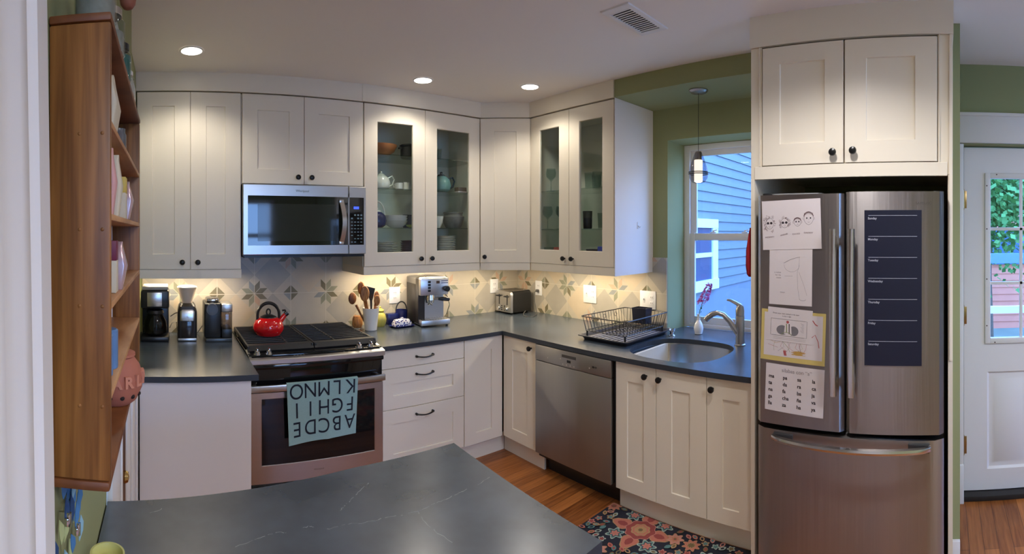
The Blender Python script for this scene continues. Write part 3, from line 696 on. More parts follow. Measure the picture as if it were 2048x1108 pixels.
# towel over the oven handle
def towel():
    m = MB(); x0, x1 = -2.222, -1.812; nx, nz = 26, 22
    front = []; prof_ = []
    L = 0.330
    def pt(u, v):    # v: 0 at top of the bar, 1 at the hem
        x = x0+(x1-x0)*u; zz = 0.7155-v*L*(1.0-0.06*u)+0.005*math.sin(u*PI)
        fold = 0.006*math.exp(-((u-0.47-0.10*v)/0.05)**2)*min(1, v*2)+0.004*math.sin(u*9+v*2)*v
        xx = x-0.014*v*u+0.010*v*(1-u)
        return (xx, -0.7635-fold-0.004*v, zz)
    G = [[pt(i/nx, j/nz) for i in range(nx+1)] for j in range(nz+1)]
    back = [[(x0+(x1-x0)*i/nx, -0.7350+0.0008, 0.7155-0.30*j/8) for i in range(nx+1)] for j in range(9)]
    top = [[(x0+(x1-x0)*i/nx, -0.7635+0.0285*t, 0.7155+0.0035*math.sin(PI*t)) for i in range(nx+1)] for t in (0.25, 0.5, 0.75)]
    rows = G[::-1]+top+[back[0]]
    V = [[m._v(p) for p in r] for r in rows]
    for a, b in zip(V, V[1:]):
        for i in range(nx): m._f([a[i], a[i+1], b[i+1], b[i]])
    m.m = 1
    # letters, printed upside down as the cloth hangs
    for r_, row in enumerate(('ABCDE', 'FGHIJ', 'KLMNO')):
        for k, ch in enumerate(row):
            u = 0.895-0.192*k; v = 0.640-0.310*r_
            c_ = bpy.data.curves.new('t', 'FONT'); c_.body = ch; c_.size = 0.118; c_.align_x = 'CENTER'
            ob = bpy.data.objects.new('t', c_); COL.objects.link(ob); dg = bpy.context.evaluated_depsgraph_get()
            me = bpy.data.meshes.new_from_object(ob.evaluated_get(dg))
            bm2 = bmesh.new(); bm2.from_mesh(me); bmesh.ops.triangulate(bm2, faces=bm2.faces, ngon_method='EAR_CLIP')
            for _ in range(3): bmesh.ops.subdivide_edges(bm2, edges=[e for e in bm2.edges if e.calc_length() > 0.012], cuts=1); bmesh.ops.triangulate(bm2, faces=bm2.faces, ngon_method='EAR_CLIP')
            mp = {}
            for vv in bm2.verts:
                uu = u-(vv.co.x*0.86)/(x1-x0); v_ = max(0.004, v+vv.co.y/L); p = pt(uu, v_)
                mp[vv] = m._v((p[0], p[1]-0.0012, p[2]))
            for f in bm2.faces:
                if max(v2.co.y for v2 in f.verts) >= 0 : m._f([mp[q] for q in f.verts])
            bm2.free(); bpy.data.objects.remove(ob); bpy.data.curves.remove(c_); bpy.data.meshes.remove(me)
    return m
tw = towel()
single('dish_towel', tw, [mat('towel_mint', S(146, 178, 174), 0.95, noise=0.08, scale=120, bump=0.4), mat('towel_ink', S(18, 24, 40), 0.9, noise=0.1)], 'mint green towel printed with upside-down alphabet letters hanging on the oven handle', 'towel', recalc=False)

# kettle
c = thing('kettle', 'red enamel whistling kettle standing on the range grates', 'kettle', (-2.238, -0.345, 0.8965))
RED = mat('red_enamel', (0.62, 0.010, 0.014, 1), 0.10, noise=0.03, coat=0.5)
m = MB(); m.lathe([(0.060, 0), (0.074, 0.004), (0.090, 0.025), (0.096, 0.045), (0.093, 0.068), (0.080, 0.092), (0.062, 0.106), (0.050, 0.110)], n=36); obj('body', m, RED, c)
m = MB(); m.cyl((0.070, 0, 0.080), (0.112, 0, 0.128), 0.020, 0.012, 14); sp = obj('spout', m, RED, c)
m = MB(); m.cyl((0.106, 0, 0.122), (0.122, 0, 0.134), 0.016, 0.015, 14); m.tube([(0.112, 0, 0.134), (0.105, 0, 0.150), (0.088, 0, 0.148)], 0.006); obj('spout_cap', m, BLACK, sp)
m = MB(); m.lathe([(0.052, 0.108), (0.050, 0.114), (0.030, 0.124), (0.010, 0.128)], n=28); ld = obj('lid', m, BLACK, c)
m = MB(); m.tube([(0.012*math.cos(t), 0, 0.142+0.018*math.sin(t)) for t in [PI*2*k/16 for k in range(16)]], 0.005, 8, True); obj('lid_knob', m, BLACK, ld)
m = MB(); m.tube([(-0.068, 0, 0.095)]+[(-0.068*math.cos(t)-0.0, 0, 0.125+0.072*math.sin(t)) for t in [PI*k/14 for k in range(15)]]+[(0.068, 0, 0.100)], [0.009]*4+[0.0105]*9+[0.009]*4, 10); obj('handle', m, BLACK, c)

# ================================================================== microwave
c = thing('microwave', 'stainless over-the-range microwave with dark glass door', 'microwave', (-2.413, 0, 1.387))
MW_, MH_ = 0.783, 0.431
m = MB(); m.box(0.004, MW_-0.004, -0.425, -0.0075, 0.0, MH_); obj('body', m, BLACK, c, False)
def ringplate(m, x0, x1, z0, z1, a, b, cc, d, y0, y1):
    m.loft([[(x0, y1, z0), (x1, y1, z0), (x1, y1, z1), (x0, y1, z1)], [(x0, y0+0.004, z0), (x1, y0+0.004, z0), (x1, y0+0.004, z1), (x0, y0+0.004, z1)],
            [(x0+0.004, y0, z0+0.004), (x1-0.004, y0, z0+0.004), (x1-0.004, y0, z1-0.004), (x0+0.004, y0, z1-0.004)],
            [(a, y0, cc), (b, y0, cc), (b, y0, d), (a, y0, d)], [(a, y0+0.004, cc), (b, y0+0.004, cc), (b, y0+0.004, d), (a, y0+0.004, d)]], True, False)
m = MB(); ringplate(m, 0.0, 0.664, 0.008, MH_, 0.030, 0.663, 0.065, 0.363, -0.448, -0.425); dr = obj('door', m, STEELH, c)
m = MB(); m.box(0.030, 0.663, -0.4445, -0.440, 0.065, 0.363); obj('door_glass', m, mat('micro_glass', (0.010, 0.012, 0.011, 1), 0.04, noise=0.02, spec=0.8), dr, False)
m = MB(); m.box(0.09, 0.585, -0.4448, -0.4446, 0.09, 0.315); obj('window_mesh', m, mat('micro_window', (0.030, 0.034, 0.030, 1), 0.06, noise=0.05), dr, False)
m = MB(); m.text('Whirlpool', 0.020, (0.365, -0.4485, 0.388), align='CENTER', off=0.0004); obj('badge', m, CHROME, dr, False, False)
n = 14; m = MB()
rows = []
for k in range(n+1):
    t = k/n; z = 0.068+0.278*t; bow = math.sin(PI*t)
    xx = 0.615+0.012*bow; yy = -0.452-0.030*bow
    rows.append([(xx-0.016, yy+0.006, z), (xx-0.014, yy, z), (xx+0.014, yy, z), (xx+0.016, yy+0.006, z), (xx+0.010, yy+0.010, z), (xx-0.010, yy+0.010, z)])
m.loft(rows); m.box(0.600, 0.630, -0.458, -0.440, 0.068, 0.090, 0.003); m.box(0.600, 0.630, -0.458, -0.440, 0.325, 0.347, 0.003); obj('handle', m, STEEL, dr)
m = MB(); ringplate(m, 0.666, MW_, 0.008, MH_, 0.667, 0.768, 0.065, 0.363, -0.448, -0.425); pn = obj('control_panel', m, STEELH, c)
m = MB(); m.box(0.667, 0.768, -0.4445, -0.440, 0.065, 0.363); obj('keypad', m, GLOSSB, pn, False)
m = MB(); m.box(0.700, 0.735, -0.4452, -0.4446, 0.290, 0.306); obj('display', m, MAT['blue_display'], pn, False)
m = MB()
for r_ in range(9):
    for k in range(4):
        if random.random() < 0.8: x = 0.682+0.021*k; z = 0.080+0.021*r_; m.box(x, x+0.012, -0.4450, -0.4446, z, z+0.005+0.004*(r_ > 6))
obj('key_print', m, mat('key_print', S(120, 150, 160), 0.5, noise=0.05), pn, False)
m = MB(); m.box(0.01, MW_-0.01, -0.44, -0.02, -0.008, -0.0005); obj('underside_grille', m, BLACK, c, False)

# ================================================================== dishwasher
c = thing('dishwasher', 'stainless steel dishwasher under the worktop beside the sink cabinet', 'dishwasher', (0, -1.029, 0), -PI/2)
DW = 0.611
m = MB(); m.box(0.002, 0.624, -BS+0.012, -0.001, 0.11, ZC-0.002); obj('body', m, BLACK, c, False)
m = MB(); m.box(0.0, DW, -BS-0.020, -BS+0.010, 0.140, 0.724, 0.003); obj('door', m, STEELY, c)
m = MB(); m.box(0.0, DW, -BS-0.020, -BS+0.010, 0.727, 0.824, 0.003); cp = obj('control_panel', m, STEELY, c)
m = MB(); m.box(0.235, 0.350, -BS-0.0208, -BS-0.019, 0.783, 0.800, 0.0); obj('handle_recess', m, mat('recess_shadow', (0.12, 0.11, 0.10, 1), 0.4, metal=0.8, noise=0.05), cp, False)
m = MB(); m.box(0.278, 0.308, -BS-0.0208, -BS-0.019, 0.757, 0.772); obj('display', m, GLOSSB, cp, False)
for x, z in [(0.245+0.030*k, 0.742) for k in range(4)]+[(0.115, 0.757), (0.455, 0.757), (0.225, 0.772)]:
    m = MB(); m.cyl((x, -BS-0.0212, z), (x, -BS-0.0195, z), 0.0045, n=10); obj('button', m, mat('pale_button', S(190, 184, 178), 0.4, noise=0.03), cp)
m = MB(); m.text('Miele', 0.017, (0.475, -BS-0.0206, 0.762), off=0.0003, bold=0.0006); obj('badge', m, BLACK, cp, False, False)
m = MB(); m.box(0.01, 0.60, -BS+0.09, -BS+0.10, 0.0, 0.11); obj('toe_kick', m, BLACK, c, False)

# ================================================================== sink, faucet
c = thing('sink', 'undermount stainless steel sink set below the window', 'sink', (SKC[0], SKC[1], ZC-0.19))
m = MB(); rg = lambda s_, z, n=2.8: [(x, y, z) for x, y in superell((0, 0), (SKR[0]*s_, SKR[1]*s_), n)]
m.loft([rg(1.03, 0.1885), rg(1.0, 0.189), rg(0.995, 0.180), rg(0.975, 0.06), rg(0.93, 0.022), rg(0.80, 0.006), rg(0.3, 0.0), rg(0.10, -0.002)], False, True)
SINKM = mat('sink_steel', (0.48, 0.46, 0.44, 1), 0.22, metal=1.0, noise=0.05, scale=30)
obj('basin', m, SINKM, c, recalc=True)
m = MB(); m.lathe([(0.045, 0.0), (0.045, 0.004), (0.036, 0.004), (0.030, 0.0015), (0.004, 0.001)], (0, 0, 0.0), 24); obj('drain', m, CHROME, c)
c = thing('faucet', 'brushed nickel pull-out faucet with lever at the right of the sink', 'faucet', (-0.150, -2.150, CT))
m = MB(); m.lathe([(0.034, 0), (0.034, 0.006), (0.028, 0.010), (0.026, 0.06), (0.027, 0.115), (0.028, 0.170), (0.026, 0.176)], n=24); obj('body', m, NICKEL, c)
m = MB()
dv = Vector((-0.08, 0.235, 0)); P = []
for x, z in ((0.0, 0.055), (0.11, 0.092), (0.25, 0.144), (0.41, 0.182), (0.55, 0.192), (0.67, 0.182), (0.76, 0.166)): P.append(dv*x+Vector((0, 0, z)))
m.tube(P, [0.020, 0.019, 0.017, 0.0155, 0.016, 0.018, 0.019], 14); m.cyl(P[-1], P[-1]+Vector((-0.006, 0.018, -0.020)), 0.0185, 0.016, 14)
obj('spout', m, NICKEL, c)
m = MB(); m.lathe([(0.026, 0.178), (0.027, 0.205), (0.022, 0.232), (0.010, 0.245)], n=20)
m.tube([(0.0, 0.0, 0.235), (-0.012, 0.020, 0.252), (-0.028, 0.052, 0.270), (-0.036, 0.070, 0.272)], [0.014, 0.011, 0.009, 0.006], 10); obj('lever', m, NICKEL, c)
m = MB(); m.lathe([(0.022, 0), (0.022, 0.005), (0.013, 0.010), (0.013, 0.028), (0.020, 0.030), (0.020, 0.040), (0.024, 0.044), (0.024, 0.052), (0.012, 0.056)], n=20); m.tube([(0, 0, 0.048), (-0.03, -0.006, 0.048), (-0.042, -0.008, 0.040)], 0.006)
single('soap_dispenser', m, CHROME, 'small chrome soap dispenser pump at the left rear of the sink', 'soap dispenser', (-0.112, -1.652, CT))
# vase with flower
c = thing('bud_vase', 'small white ribbed vase on the window ledge behind the sink', 'vase', (0.030, -1.772, CT))
pr = [(0.018, 0), (0.026, 0.004)]
for k in range(24): z = 0.008+0.085*k/23; pr.append((0.031*math.sin(PI*min(1, (z+0.03)/0.135))**0.8*(1+0.02*(k % 2)), z))
pr += [(0.012, 0.105), (0.009, 0.125), (0.011, 0.135)]
m = MB(); m.lathe(pr, n=28); obj('body', m, CERW, c)
c2 = thing('flower_stem', 'pink flower spike standing in the small white vase', 'flower', (0.030, -1.772, CT+0.10))
m = MB(); Pp = [Vector((0, 0, 0)), Vector((-0.004, -0.010, 0.05)), Vector((-0.01, -0.035, 0.11)), Vector((-0.02, -0.075, 0.19)), Vector((-0.03, -0.10, 0.24))]
m.tube(Pp, [0.0025, 0.0025, 0.002, 0.0015, 0.001], 6)
GREEN = mat('leaf_green', S(78, 128, 70), 0.6, noise=0.2)
for k in range(16):
    t = random.random()*0.4; p = Pp[0].lerp(Pp[2], t*2.2); a = random.random()*2*PI; d_ = Vector((math.cos(a), math.sin(a), 0.7))*0.020
    sd = d_.cross(Vector((0, 0, 1))).normalized()*0.004; m.face([p, p+d_*0.5+sd, p+d_, p+d_*0.5-sd])
obj('stem', m, GREEN, c2)
m = MB()
for k in range(90):
    t = k/90; p = Pp[2].lerp(Pp[4], t) if t > 0.0 else Pp[2]
    rr = 0.026*(1-t*0.75); a = random.random()*2*PI; o_ = Vector((math.cos(a)*rr, math.sin(a)*rr, random.uniform(-0.01, 0.01)))
    q = p+o_
    for j in range(4):
        b = a+random.uniform(-1, 1)*1.2; dd = Vector((math.cos(b), math.sin(b), random.uniform(-0.6, 0.6))).normalized()*0.017; s2 = dd.cross(Vector((random.random(), random.random(), 1))).normalized()*0.008
        m.face([q, q+dd*0.6+s2, q+dd, q+dd*0.6-s2])
obj('petals', m, mat('petal_pink', S(228, 160, 206), 0.6, noise=0.2, scale=80), c2)
pm = MAT['petal_pink'].node_tree; tl = pm.nodes.new('ShaderNodeBsdfTranslucent'); tl.inputs[0].default_value = S(232, 150, 206); mxp = pm.nodes.new('ShaderNodeMixShader'); mxp.inputs[0].default_value = 0.5
pm.links.new(pm.nodes['Principled BSDF'].outputs[0], mxp.inputs[1]); pm.links.new(tl.outputs[0], mxp.inputs[2]); pm.links.new(mxp.outputs[0], pm.nodes['Material Output'].inputs[0])

# dish rack
c = thing('dish_drainer', 'black wire dish drainer on a drip tray left of the sink', 'dish rack', (-0.300, -1.415, CT))
TX, TY = 0.255, 0.195
m = MB()
def rr(a, b, z, r=0.02, N=6):
    out = []
    for cx_, cy_, t0 in ((a-r, b-r, 0), (-a+r, b-r, PI/2), (-a+r, -b+r, PI), (a-r, -b+r, 1.5*PI)):
        for k in range(N+1): t = t0+PI/2*k/N; out.append((cx_+r*math.cos(t), cy_+r*math.sin(t), z))
    return out
m.loft([rr(TX-0.03, TY-0.03, 0.0), rr(TX-0.02, TY-0.02, 0.018), rr(TX, TY, 0.024), rr(TX, TY, 0.030), rr(TX-0.012, TY-0.012, 0.030), rr(TX-0.03, TY-0.03, 0.014)], True, True)
m.m = 1
tr = obj('drip_tray', m, [mat('tray_dark', S(44, 46, 56), 0.35, noise=0.1)], c)
m = MB()
for k in range(9): y = -0.13+0.0325*k; m.box(-0.20, 0.20, y-0.006, y+0.006, 0.0145, 0.017, 0.002)
obj('tray_rib', m, mat('tray_grey', S(150, 150, 160), 0.35, noise=0.05), tr)
WIRE = mat('black_wire', (0.016, 0.016, 0.02, 1), 0.35, noise=0.1)
m = MB(); ra, rb_ = 0.235, 0.180
m.tube(rr(ra, rb_, 0.145, 0.02), 0.0035, 6, True); m.tube(rr(ra-0.02, rb_-0.02, 0.055, 0.02), 0.0028, 6, True)
N = 15
for k in range(N+1):
    x = -ra+0.02+(2*ra-0.04)*k/N
    for sy in (-1, 1): m.tube([(x, sy*rb_, 0.145), (x*0.93, sy*(rb_-0.02), 0.052)], 0.0016, 5)
    m.tube([(x*0.93, -(rb_-0.02), 0.052), (x*0.93, rb_-0.02, 0.052)], 0.0016, 5)
N = 11
for k in range(N+1):
    y = -rb_+0.02+(2*rb_-0.04)*k/N
    for sx in (-1, 1): m.tube([(sx*ra, y, 0.145), (sx*(ra-0.02), y*0.93, 0.052)], 0.0016, 5)
for y in (-0.09, 0.0, 0.09): m.tube([(-ra+0.02, y, 0.052), (ra-0.02, y, 0.052)], 0.0022, 5)
for k in range(9):     # plate loops
    x = -0.15+0.034*k; m.tube([(x, -0.05, 0.052), (x, -0.048, 0.085), (x, -0.03, 0.098), (x, -0.012, 0.085), (x, -0.01, 0.052)], 0.0016, 5)
for x in (-0.12, 0.0, 0.12): m.tube([(x+0.014*math.cos(t), rb_-0.004, 0.115+0.014*math.sin(t)) for t in [2*PI*k/12 for k in range(12)]], 0.0016, 5, True)
obj('wire_basket', m, WIRE, c)
for sx in (-1, 1):
    for sy in (-1, 1):
        m = MB(); m.cyl((sx*0.205, sy*0.150, 0.0305 if False else 0.016), (sx*0.205, sy*0.150, 0.056), 0.006, n=10); obj('foot', m, BLACK, c)
m = MB(); m.box(0.10, 0.215, 0.02, 0.10, 0.070, 0.165, 0.010)
m2 = MB(); bx = (0.115, 0.232, 0.05, 0.135)
def cup(x0, x1, y0, y1, z0, z1, t=0.004):
    m = MB(); q = lambda e, z: [(x0+e, y0+e, z), (x1-e, y0+e, z), (x1-e, y1-e, z), (x0+e, y1-e, z)]
    m.loft([q(0.006, z0), q(0, z1), q(t, z1), q(t+0.006, z0+t)], True, True); return m
m.bm.free(); m2.bm.free()
obj('cutlery_cup', cup(0.150, 0.228, -0.055, 0.060, 0.062, 0.165), mat('cup_navy', (0.010, 0.012, 0.025, 1), 0.3, noise=0.1), c, False)

# ================================================================== refrigerator & enclosure
FX = -0.90; RFY0, RFY1, RFM = -2.548, -3.330, -2.930
c = thing('refrigerator_enclosure', 'white cabinet surround with two doors above the refrigerator', 'cabinet', (-0.001, -2.492, 0), -PI/2)
# local: x = -(y) from -2.492, y = X
FD = 0.82
m = MB(); m.box(0.0, 0.018, -0.800, 0, 0, 2.345); obj('side_panel', m, CAB, c, False)
m = MB(); m.box(0.855, 0.875, -0.800, 0, 0, 2.345); obj('side_panel', m, CAB, c, False)
m = MB(); m.box(0.019, 0.854, -0.790, -0.01, 1.80, 2.345); obj('body', m, CAB, c, False)
m = MB(); m.box(0.0, 0.052, -0.812, -0.802, 1.768, 2.345, 0.001, 1); m.box(0.813, 0.875, -0.812, -0.802, 1.768, 2.345, 0.001, 1); m.box(0.856, 0.875, -0.812, -0.802, 0.0, 1.767); m.box(0.0, 0.018, -0.812, -0.802, 0.0, 1.768); m.box(0.818, 0.822, -0.819, -0.812, 1.768, 2.345); m.box(0.861, 0.873, -0.819, -0.812, 1.0, 2.345); m.box(0.040, 0.046, -0.818, -0.812, 1.82, 2.345)
obj('filler_strip', m, CAB, c, False)
m = MB(); m.box(0.02, 0.853, -0.818, -0.800, 1.762, 1.818, 0.001, 1); obj('bottom_rail', m, CAB, c)
add_door(c, 0.056, 0.420, 1.820, 2.338, -FD, 0.377, 1.864, rt=0.075, rb=0.09, st=0.080); add_door(c, 0.424, 0.812, 1.820, 2.338, -FD, 0.463, 1.868, rt=0.080, rb=0.09, st=0.090)
m = MB(); m.box(-0.002, 0.878, -0.822, -0.800, 2.346, H); m.box(-0.002, 0.01, -0.80, 0, 2.346, H); m.box(0.866, 0.878, -0.80, 0, 2.346, H); obj('top_fascia', m, CAB, c, False)

c = thing('refrigerator', 'stainless steel french-door refrigerator with bottom freezer drawer', 'refrigerator', (0, -2.548, 0), -PI/2)
FW = 0.782
FSTEEL = mat('fridge_steel', (0.36, 0.335, 0.325, 1), 0.36, metal=1.0, noise=0.06, scale=3.2, stretch=(7, 7, 0.25), bump=1.0, aniso=0.85)
m = MB(); m.box(0.006, FW-0.006, -0.80, -0.02, 0.03, 1.675); obj('body', m, mat('fridge_side', S(58, 58, 60), 0.4, noise=0.05), c, False)
m = MB(); m.box(0.03, FW-0.03, -0.72, -0.05, 0.0, 0.03); obj('base_grille', m, BLACK, c, False)
HSTEEL = mat('handle_steel', (0.66, 0.64, 0.62, 1), 0.24, metal=1.0, noise=0.03)
def fdoor(x0, x1, z0, z1, bow=0.0, r=0.020, yb=-0.822, yf=-0.885, wtot=(0, FW)):
    n = 22; sec = []
    for k in range(n+1):
        x = x0+(x1-x0)*k/n
        t = (x-wtot[0])/(wtot[1]-wtot[0]); y = yf-0.018*math.sin(PI*t)
        e = min(x-x0, x1-x)
        if e < r: y += r-math.sqrt(max(0, r*r-(r-e)**2))
        sec.append((x, y))
    m = MB(); full = sec+[(x1, yb), (x0, yb)]
    m.loft([[(x, y, z0) for x, y in full], [(x, y, z1) for x, y in full]]); return m
def vhandle(x, parent):
    m = MB(); zz = [0.880+0.662*k/12 for k in range(13)]
    def sec(z, y): return [(x-0.014, y+0.004, z), (x-0.011, y-0.007, z), (x, y-0.010, z), (x+0.011, y-0.007, z), (x+0.014, y+0.004, z), (x, y+0.008, z)]
    m.loft([sec(z, -0.945-0.010*math.sin(PI*k/12)) for k, z in enumerate(zz)])
    for z in (0.93, 1.49): m.box(x-0.009, x+0.009, -0.942, -0.896, z-0.02, z+0.02, 0.003)
    return obj('handle', m, HSTEEL, parent)
dl = obj('door', fdoor(0.0, 0.380, 0.722, 1.686), FSTEEL, c); vhandle(0.346, dl)
dr = obj('door', fdoor(0.387, FW, 0.722, 1.692), FSTEEL, c); vhandle(0.419, dr)
m = MB(); m.text('SAMSUNG', 0.014, (0.735, -0.8945, 1.640), align='RIGHT', off=0.0003); obj('badge', m, mat('faint_print', S(92, 88, 84), 0.4, noise=0.02), dr, False, False)
fz = obj('freezer_drawer', fdoor(0.0, FW, 0.045, 0.700), FSTEEL, c)
m = MB(); n = 24
pts = [(0.075+0.655*k/n, -0.905-0.058*math.sin(PI*k/n)**0.55, 0.674) for k in range(n+1)]
rows = []
for x, y, z in pts: rows.append([(x, y+0.007, z-0.012), (x, y-0.006, z-0.009), (x, y-0.009, z), (x, y-0.006, z+0.009), (x, y+0.007, z+0.012)])
m.loft(rows); obj('handle', m, HSTEEL, fz)
for a_, b_ in ((0.080, 0.165), (0.640, 0.725)): m = MB(); m.box(a_, b_, -0.9035, -0.885, 0.655, 0.690, 0.002); obj('handle_mount', m, mat('mount_grey', S(96, 96, 98), 0.35, metal=0.8, noise=0.05), fz)
for a_ in (0.0, FW-0.045): m = MB(); m.box(a_, a_+0.045, -0.815, -0.74, 1.676, 1.700, 0.004); obj('hinge_cover', m, BLACK, c)
# tray lying on top of the fridge
m = MB(); m.box(0.09, 0.26, -0.80, -0.60, 0.0, 0.004, 0.001); m.loft([rr(0.085, 0.09, 0.0), rr(0.095, 0.10, 0.016), rr(0.091, 0.096, 0.016), rr(0.080, 0.085, 0.003)], True, True)
m.bm.free(); m = MB(); m.loft([rr(0.10, 0.09, 0.0), rr(0.115, 0.10, 0.020), rr(0.110, 0.096, 0.020), rr(0.095, 0.085, 0.003)], True, True)
single('plastic_tray', m, mat('tray_pale', S(190, 192, 192), 0.4, noise=0.03), 'pale plastic tray lying on top of the refrigerator', 'tray', (-0.72, -2.700, 1.677), -PI/2)

# --- papers on the fridge (local: x right, y=-front, z up at the same frame as the fridge)
def fy(x): return -0.885-0.018*math.sin(PI*x/FW)-0.0006
def paper(name, label, cat, x0, x1, z0, z1, draw=None, layer=0, mats=None, tilt=0.0, base=PAPER):
    m = MB(); n = 8; lay = layer*0.0012
    cx_, cz_ = (x0+x1)/2, (z0+z1)/2
    def pt(x, z, off=0.0):
        dx, dz = x-cx_, z-cz_; X = cx_+dx*math.cos(tilt)-dz*math.sin(tilt); Z = cz_+dx*math.sin(tilt)+dz*math.cos(tilt)
        return (X, fy(X)-lay-0.0008-off, Z)
    g = [[m._v(pt(x0+(x1-x0)*i/n, z)) for i in range(n+1)] for z in (z0, z1)]
    for i in range(n): m._f([g[0][i], g[0][i+1], g[1][i+1], g[1][i]])
    g2 = [[m._v(pt(x0+(x1-x0)*i/n, z, -0.0004)) for i in range(n+1)] for z in (z0, z1)]
    for i in range(n): m._f([g2[0][i], g2[1][i], g2[1][i+1], g2[0][i+1]])
    class D: pass
    D.pt = staticmethod(lambda x, z, off=0.0004: pt(x, z, off))
    def line(pts, wd=0.0012, mi=1, off=0.0004):
        m.m = mi; P = [pts[0]]; L = []
        for q in pts[1:]:
            ns = max(1, int(abs(q[0]-P[-1][0])/0.012)); a0 = P[-1]
            P += [(a0[0]+(q[0]-a0[0])*t/ns, a0[1]+(q[1]-a0[1])*t/ns) for t in range(1, ns+1)]
        for i in range(len(P)):
            a = P[max(i-1, 0)]; b = P[min(i+1, len(P)-1)]; d = Vector((b[0]-a[0], b[1]-a[1])); d = d.normalized() if d.length else Vector((1, 0)); nn = Vector((-d.y, d.x))*wd/2
            L.append((m._v(pt(P[i][0]+nn.x, P[i][1]+nn.y, off)), m._v(pt(P[i][0]-nn.x, P[i][1]-nn.y, off))))
        for a, b in zip(L, L[1:]): m._f([a[0], a[1], b[1], b[0]])
    def fill(pts, mi=1, off=0.0003): m.m = mi; m._f([m._v(pt(x, z, off)) for x, z in pts])
    def word(s_, size, x, z, mi=1, align='LEFT', sx=1.0, bold=0.0, rot=0.0, off=0.0005):
        c_ = bpy.data.curves.new('t', 'FONT'); c_.body = s_; c_.size = size; c_.align_x = align; c_.offset = bold
        ob = bpy.data.objects.new('t', c_); COL.objects.link(ob); me = bpy.data.meshes.new_from_object(ob.evaluated_get(bpy.context.evaluated_depsgraph_get()))
        m.m = mi; cr_, sr_ = math.cos(rot), math.sin(rot)
        vs = [m._v(pt(x+v.co.x*sx*cr_-v.co.y*sr_, z+v.co.x*sx*sr_+v.co.y*cr_, off)) for v in me.vertices]
        for p in me.polygons: m._f([vs[i] for i in p.vertices])
        bpy.data.objects.remove(ob); bpy.data.curves.remove(c_); bpy.data.meshes.remove(me)
    if draw: draw(line, fill, word)
    o = obj(name, m, [base]+(mats or [INK]), None, False, False); o.location = (0, -2.548, 0); o.rotation_euler = (0, 0, -PI/2)
    return tag(o, label, cat)
def circ(cx_, cz_, rx, rz, n=20, a0=0, a1=2*PI): return [(cx_+rx*math.cos(a0+(a1-a0)*k/n), cz_+rz*math.sin(a0+(a1-a0)*k/n)) for k in range(n+1)]
BROWN = mat('crayon_brown', S(96, 62, 66), 0.8, noise=0.2)
def family(line, fill, word):
    rnd = random.Random(3)
    heads = [(0.062, 1.568, 0.018, 0.023, 2), (0.130, 1.568, 0.017, 0.020, 1), (0.187, 1.570, 0.015, 0.017, 0), (0.236, 1.583, 0.020, 0.025, 0)]
    for cx_, cz_, rx, rz, hair in heads:
        line([(cx_+rx*math.sin(t)*(1 if math.cos(t) > 0 else 0.75+0.25*abs(math.sin(t))), cz_+rz*math.cos(t)) for t in [2*PI*k/24 for k in range(25)]], 0.0009)
        for sx in (-1, 1):
            if hair: fill(circ(cx_+sx*0.0075, cz_+0.002, 0.0058, 0.0052), 1); 
            else: fill(circ(cx_+sx*rx*0.4, cz_+0.002, 0.0030, 0.0034), 1)
        line([(cx_-0.0045, cz_-rz*0.55), (cx_, cz_-rz*0.62), (cx_+0.0045, cz_-rz*0.55)], 0.0009, 2)
        line([(cx_, cz_-0.002), (cx_+0.001, cz_-0.006)], 0.0007, 2)
        if hair:
            for k in range(52 if hair == 2 else 30):
                a = rnd.uniform(-0.25*PI, 1.25*PI) if hair == 1 else rnd.uniform(-0.42*PI, 1.42*PI); q = rnd.uniform(1.05, 1.65 if hair == 2 else 1.4)
                hx, hz = cx_+rx*q*math.cos(a), cz_+rz*q*math.sin(a)
                line(circ(hx, hz, 0.0034, 0.0034, 7, rnd.random()*6, rnd.random()*6+3), 0.0009, 2)
        else:
            for k in range(10): line([(cx_-rx*(1-k*0.2), cz_+rz*(0.55+0.05*min(k, 9-k))), (cx_-rx*(1-k*0.2)+0.003, cz_+rz*(0.95+0.04*min(k, 9-k)))], 0.0012, 2)
            line(circ(cx_, cz_+rz*0.25, rx*1.04, rz*0.85, 14, 0.1, PI-0.1), 0.0024, 2)
            for sx in (-1, 1): line(circ(cx_+sx*(rx+0.002), cz_, 0.003, 0.005, 8, -PI/2 if sx > 0 else PI/2, PI/2 if sx > 0 else 1.5*PI), 0.0008, 2)
    for s_, x, z, r_ in (('MOMMY', 0.040, 1.507, 0.06), ('ANNIE', 0.110, 1.514, 0.20), ('DAVID', 0.163, 1.518, 0.05), ('DADDY', 0.213, 1.523, -0.05)): word(s_, 0.0085, x, z, 2, rot=r_, sx=1.35)
paper('drawing', "child's drawing of a family of four faces, topmost sheet on the refrigerator", 'drawing', 0.028, 0.288, 1.458, 1.664, family, 2, [INK, BROWN], tilt=0.03)
GRAPH = mat('pencil', S(140, 132, 136), 0.8, noise=0.2)
def sketch(line, fill, word):
    line([(0.125, 1.400), (0.150, 1.414), (0.180, 1.424), (0.196, 1.427)], 0.0014, 1)
    line(circ(0.160, 1.395, 0.034, 0.030, 20, PI*1.0, 2*PI), 0.0008, 1)
    line([(0.194, 1.427), (0.192, 1.385), (0.186, 1.366)], 0.0008, 1); line([(0.185, 1.366), (0.188, 1.300), (0.196, 1.252)], 0.0008, 1); line([(0.192, 1.366), (0.215, 1.310), (0.228, 1.270)], 0.0008, 1)
    line(circ(0.210, 1.254, 0.014, 0.006, 12, PI, 2*PI), 0.0012, 1); line([(0.130, 1.347), (0.165, 1.347)], 0.0007, 1)
    for s_, x, z in (('a rocket', 0.083, 1.358), ('for the', 0.088, 1.347), ('moon', 0.092, 1.336), ('moon', 0.110, 1.276)): word(s_, 0.009, x, z, 1)
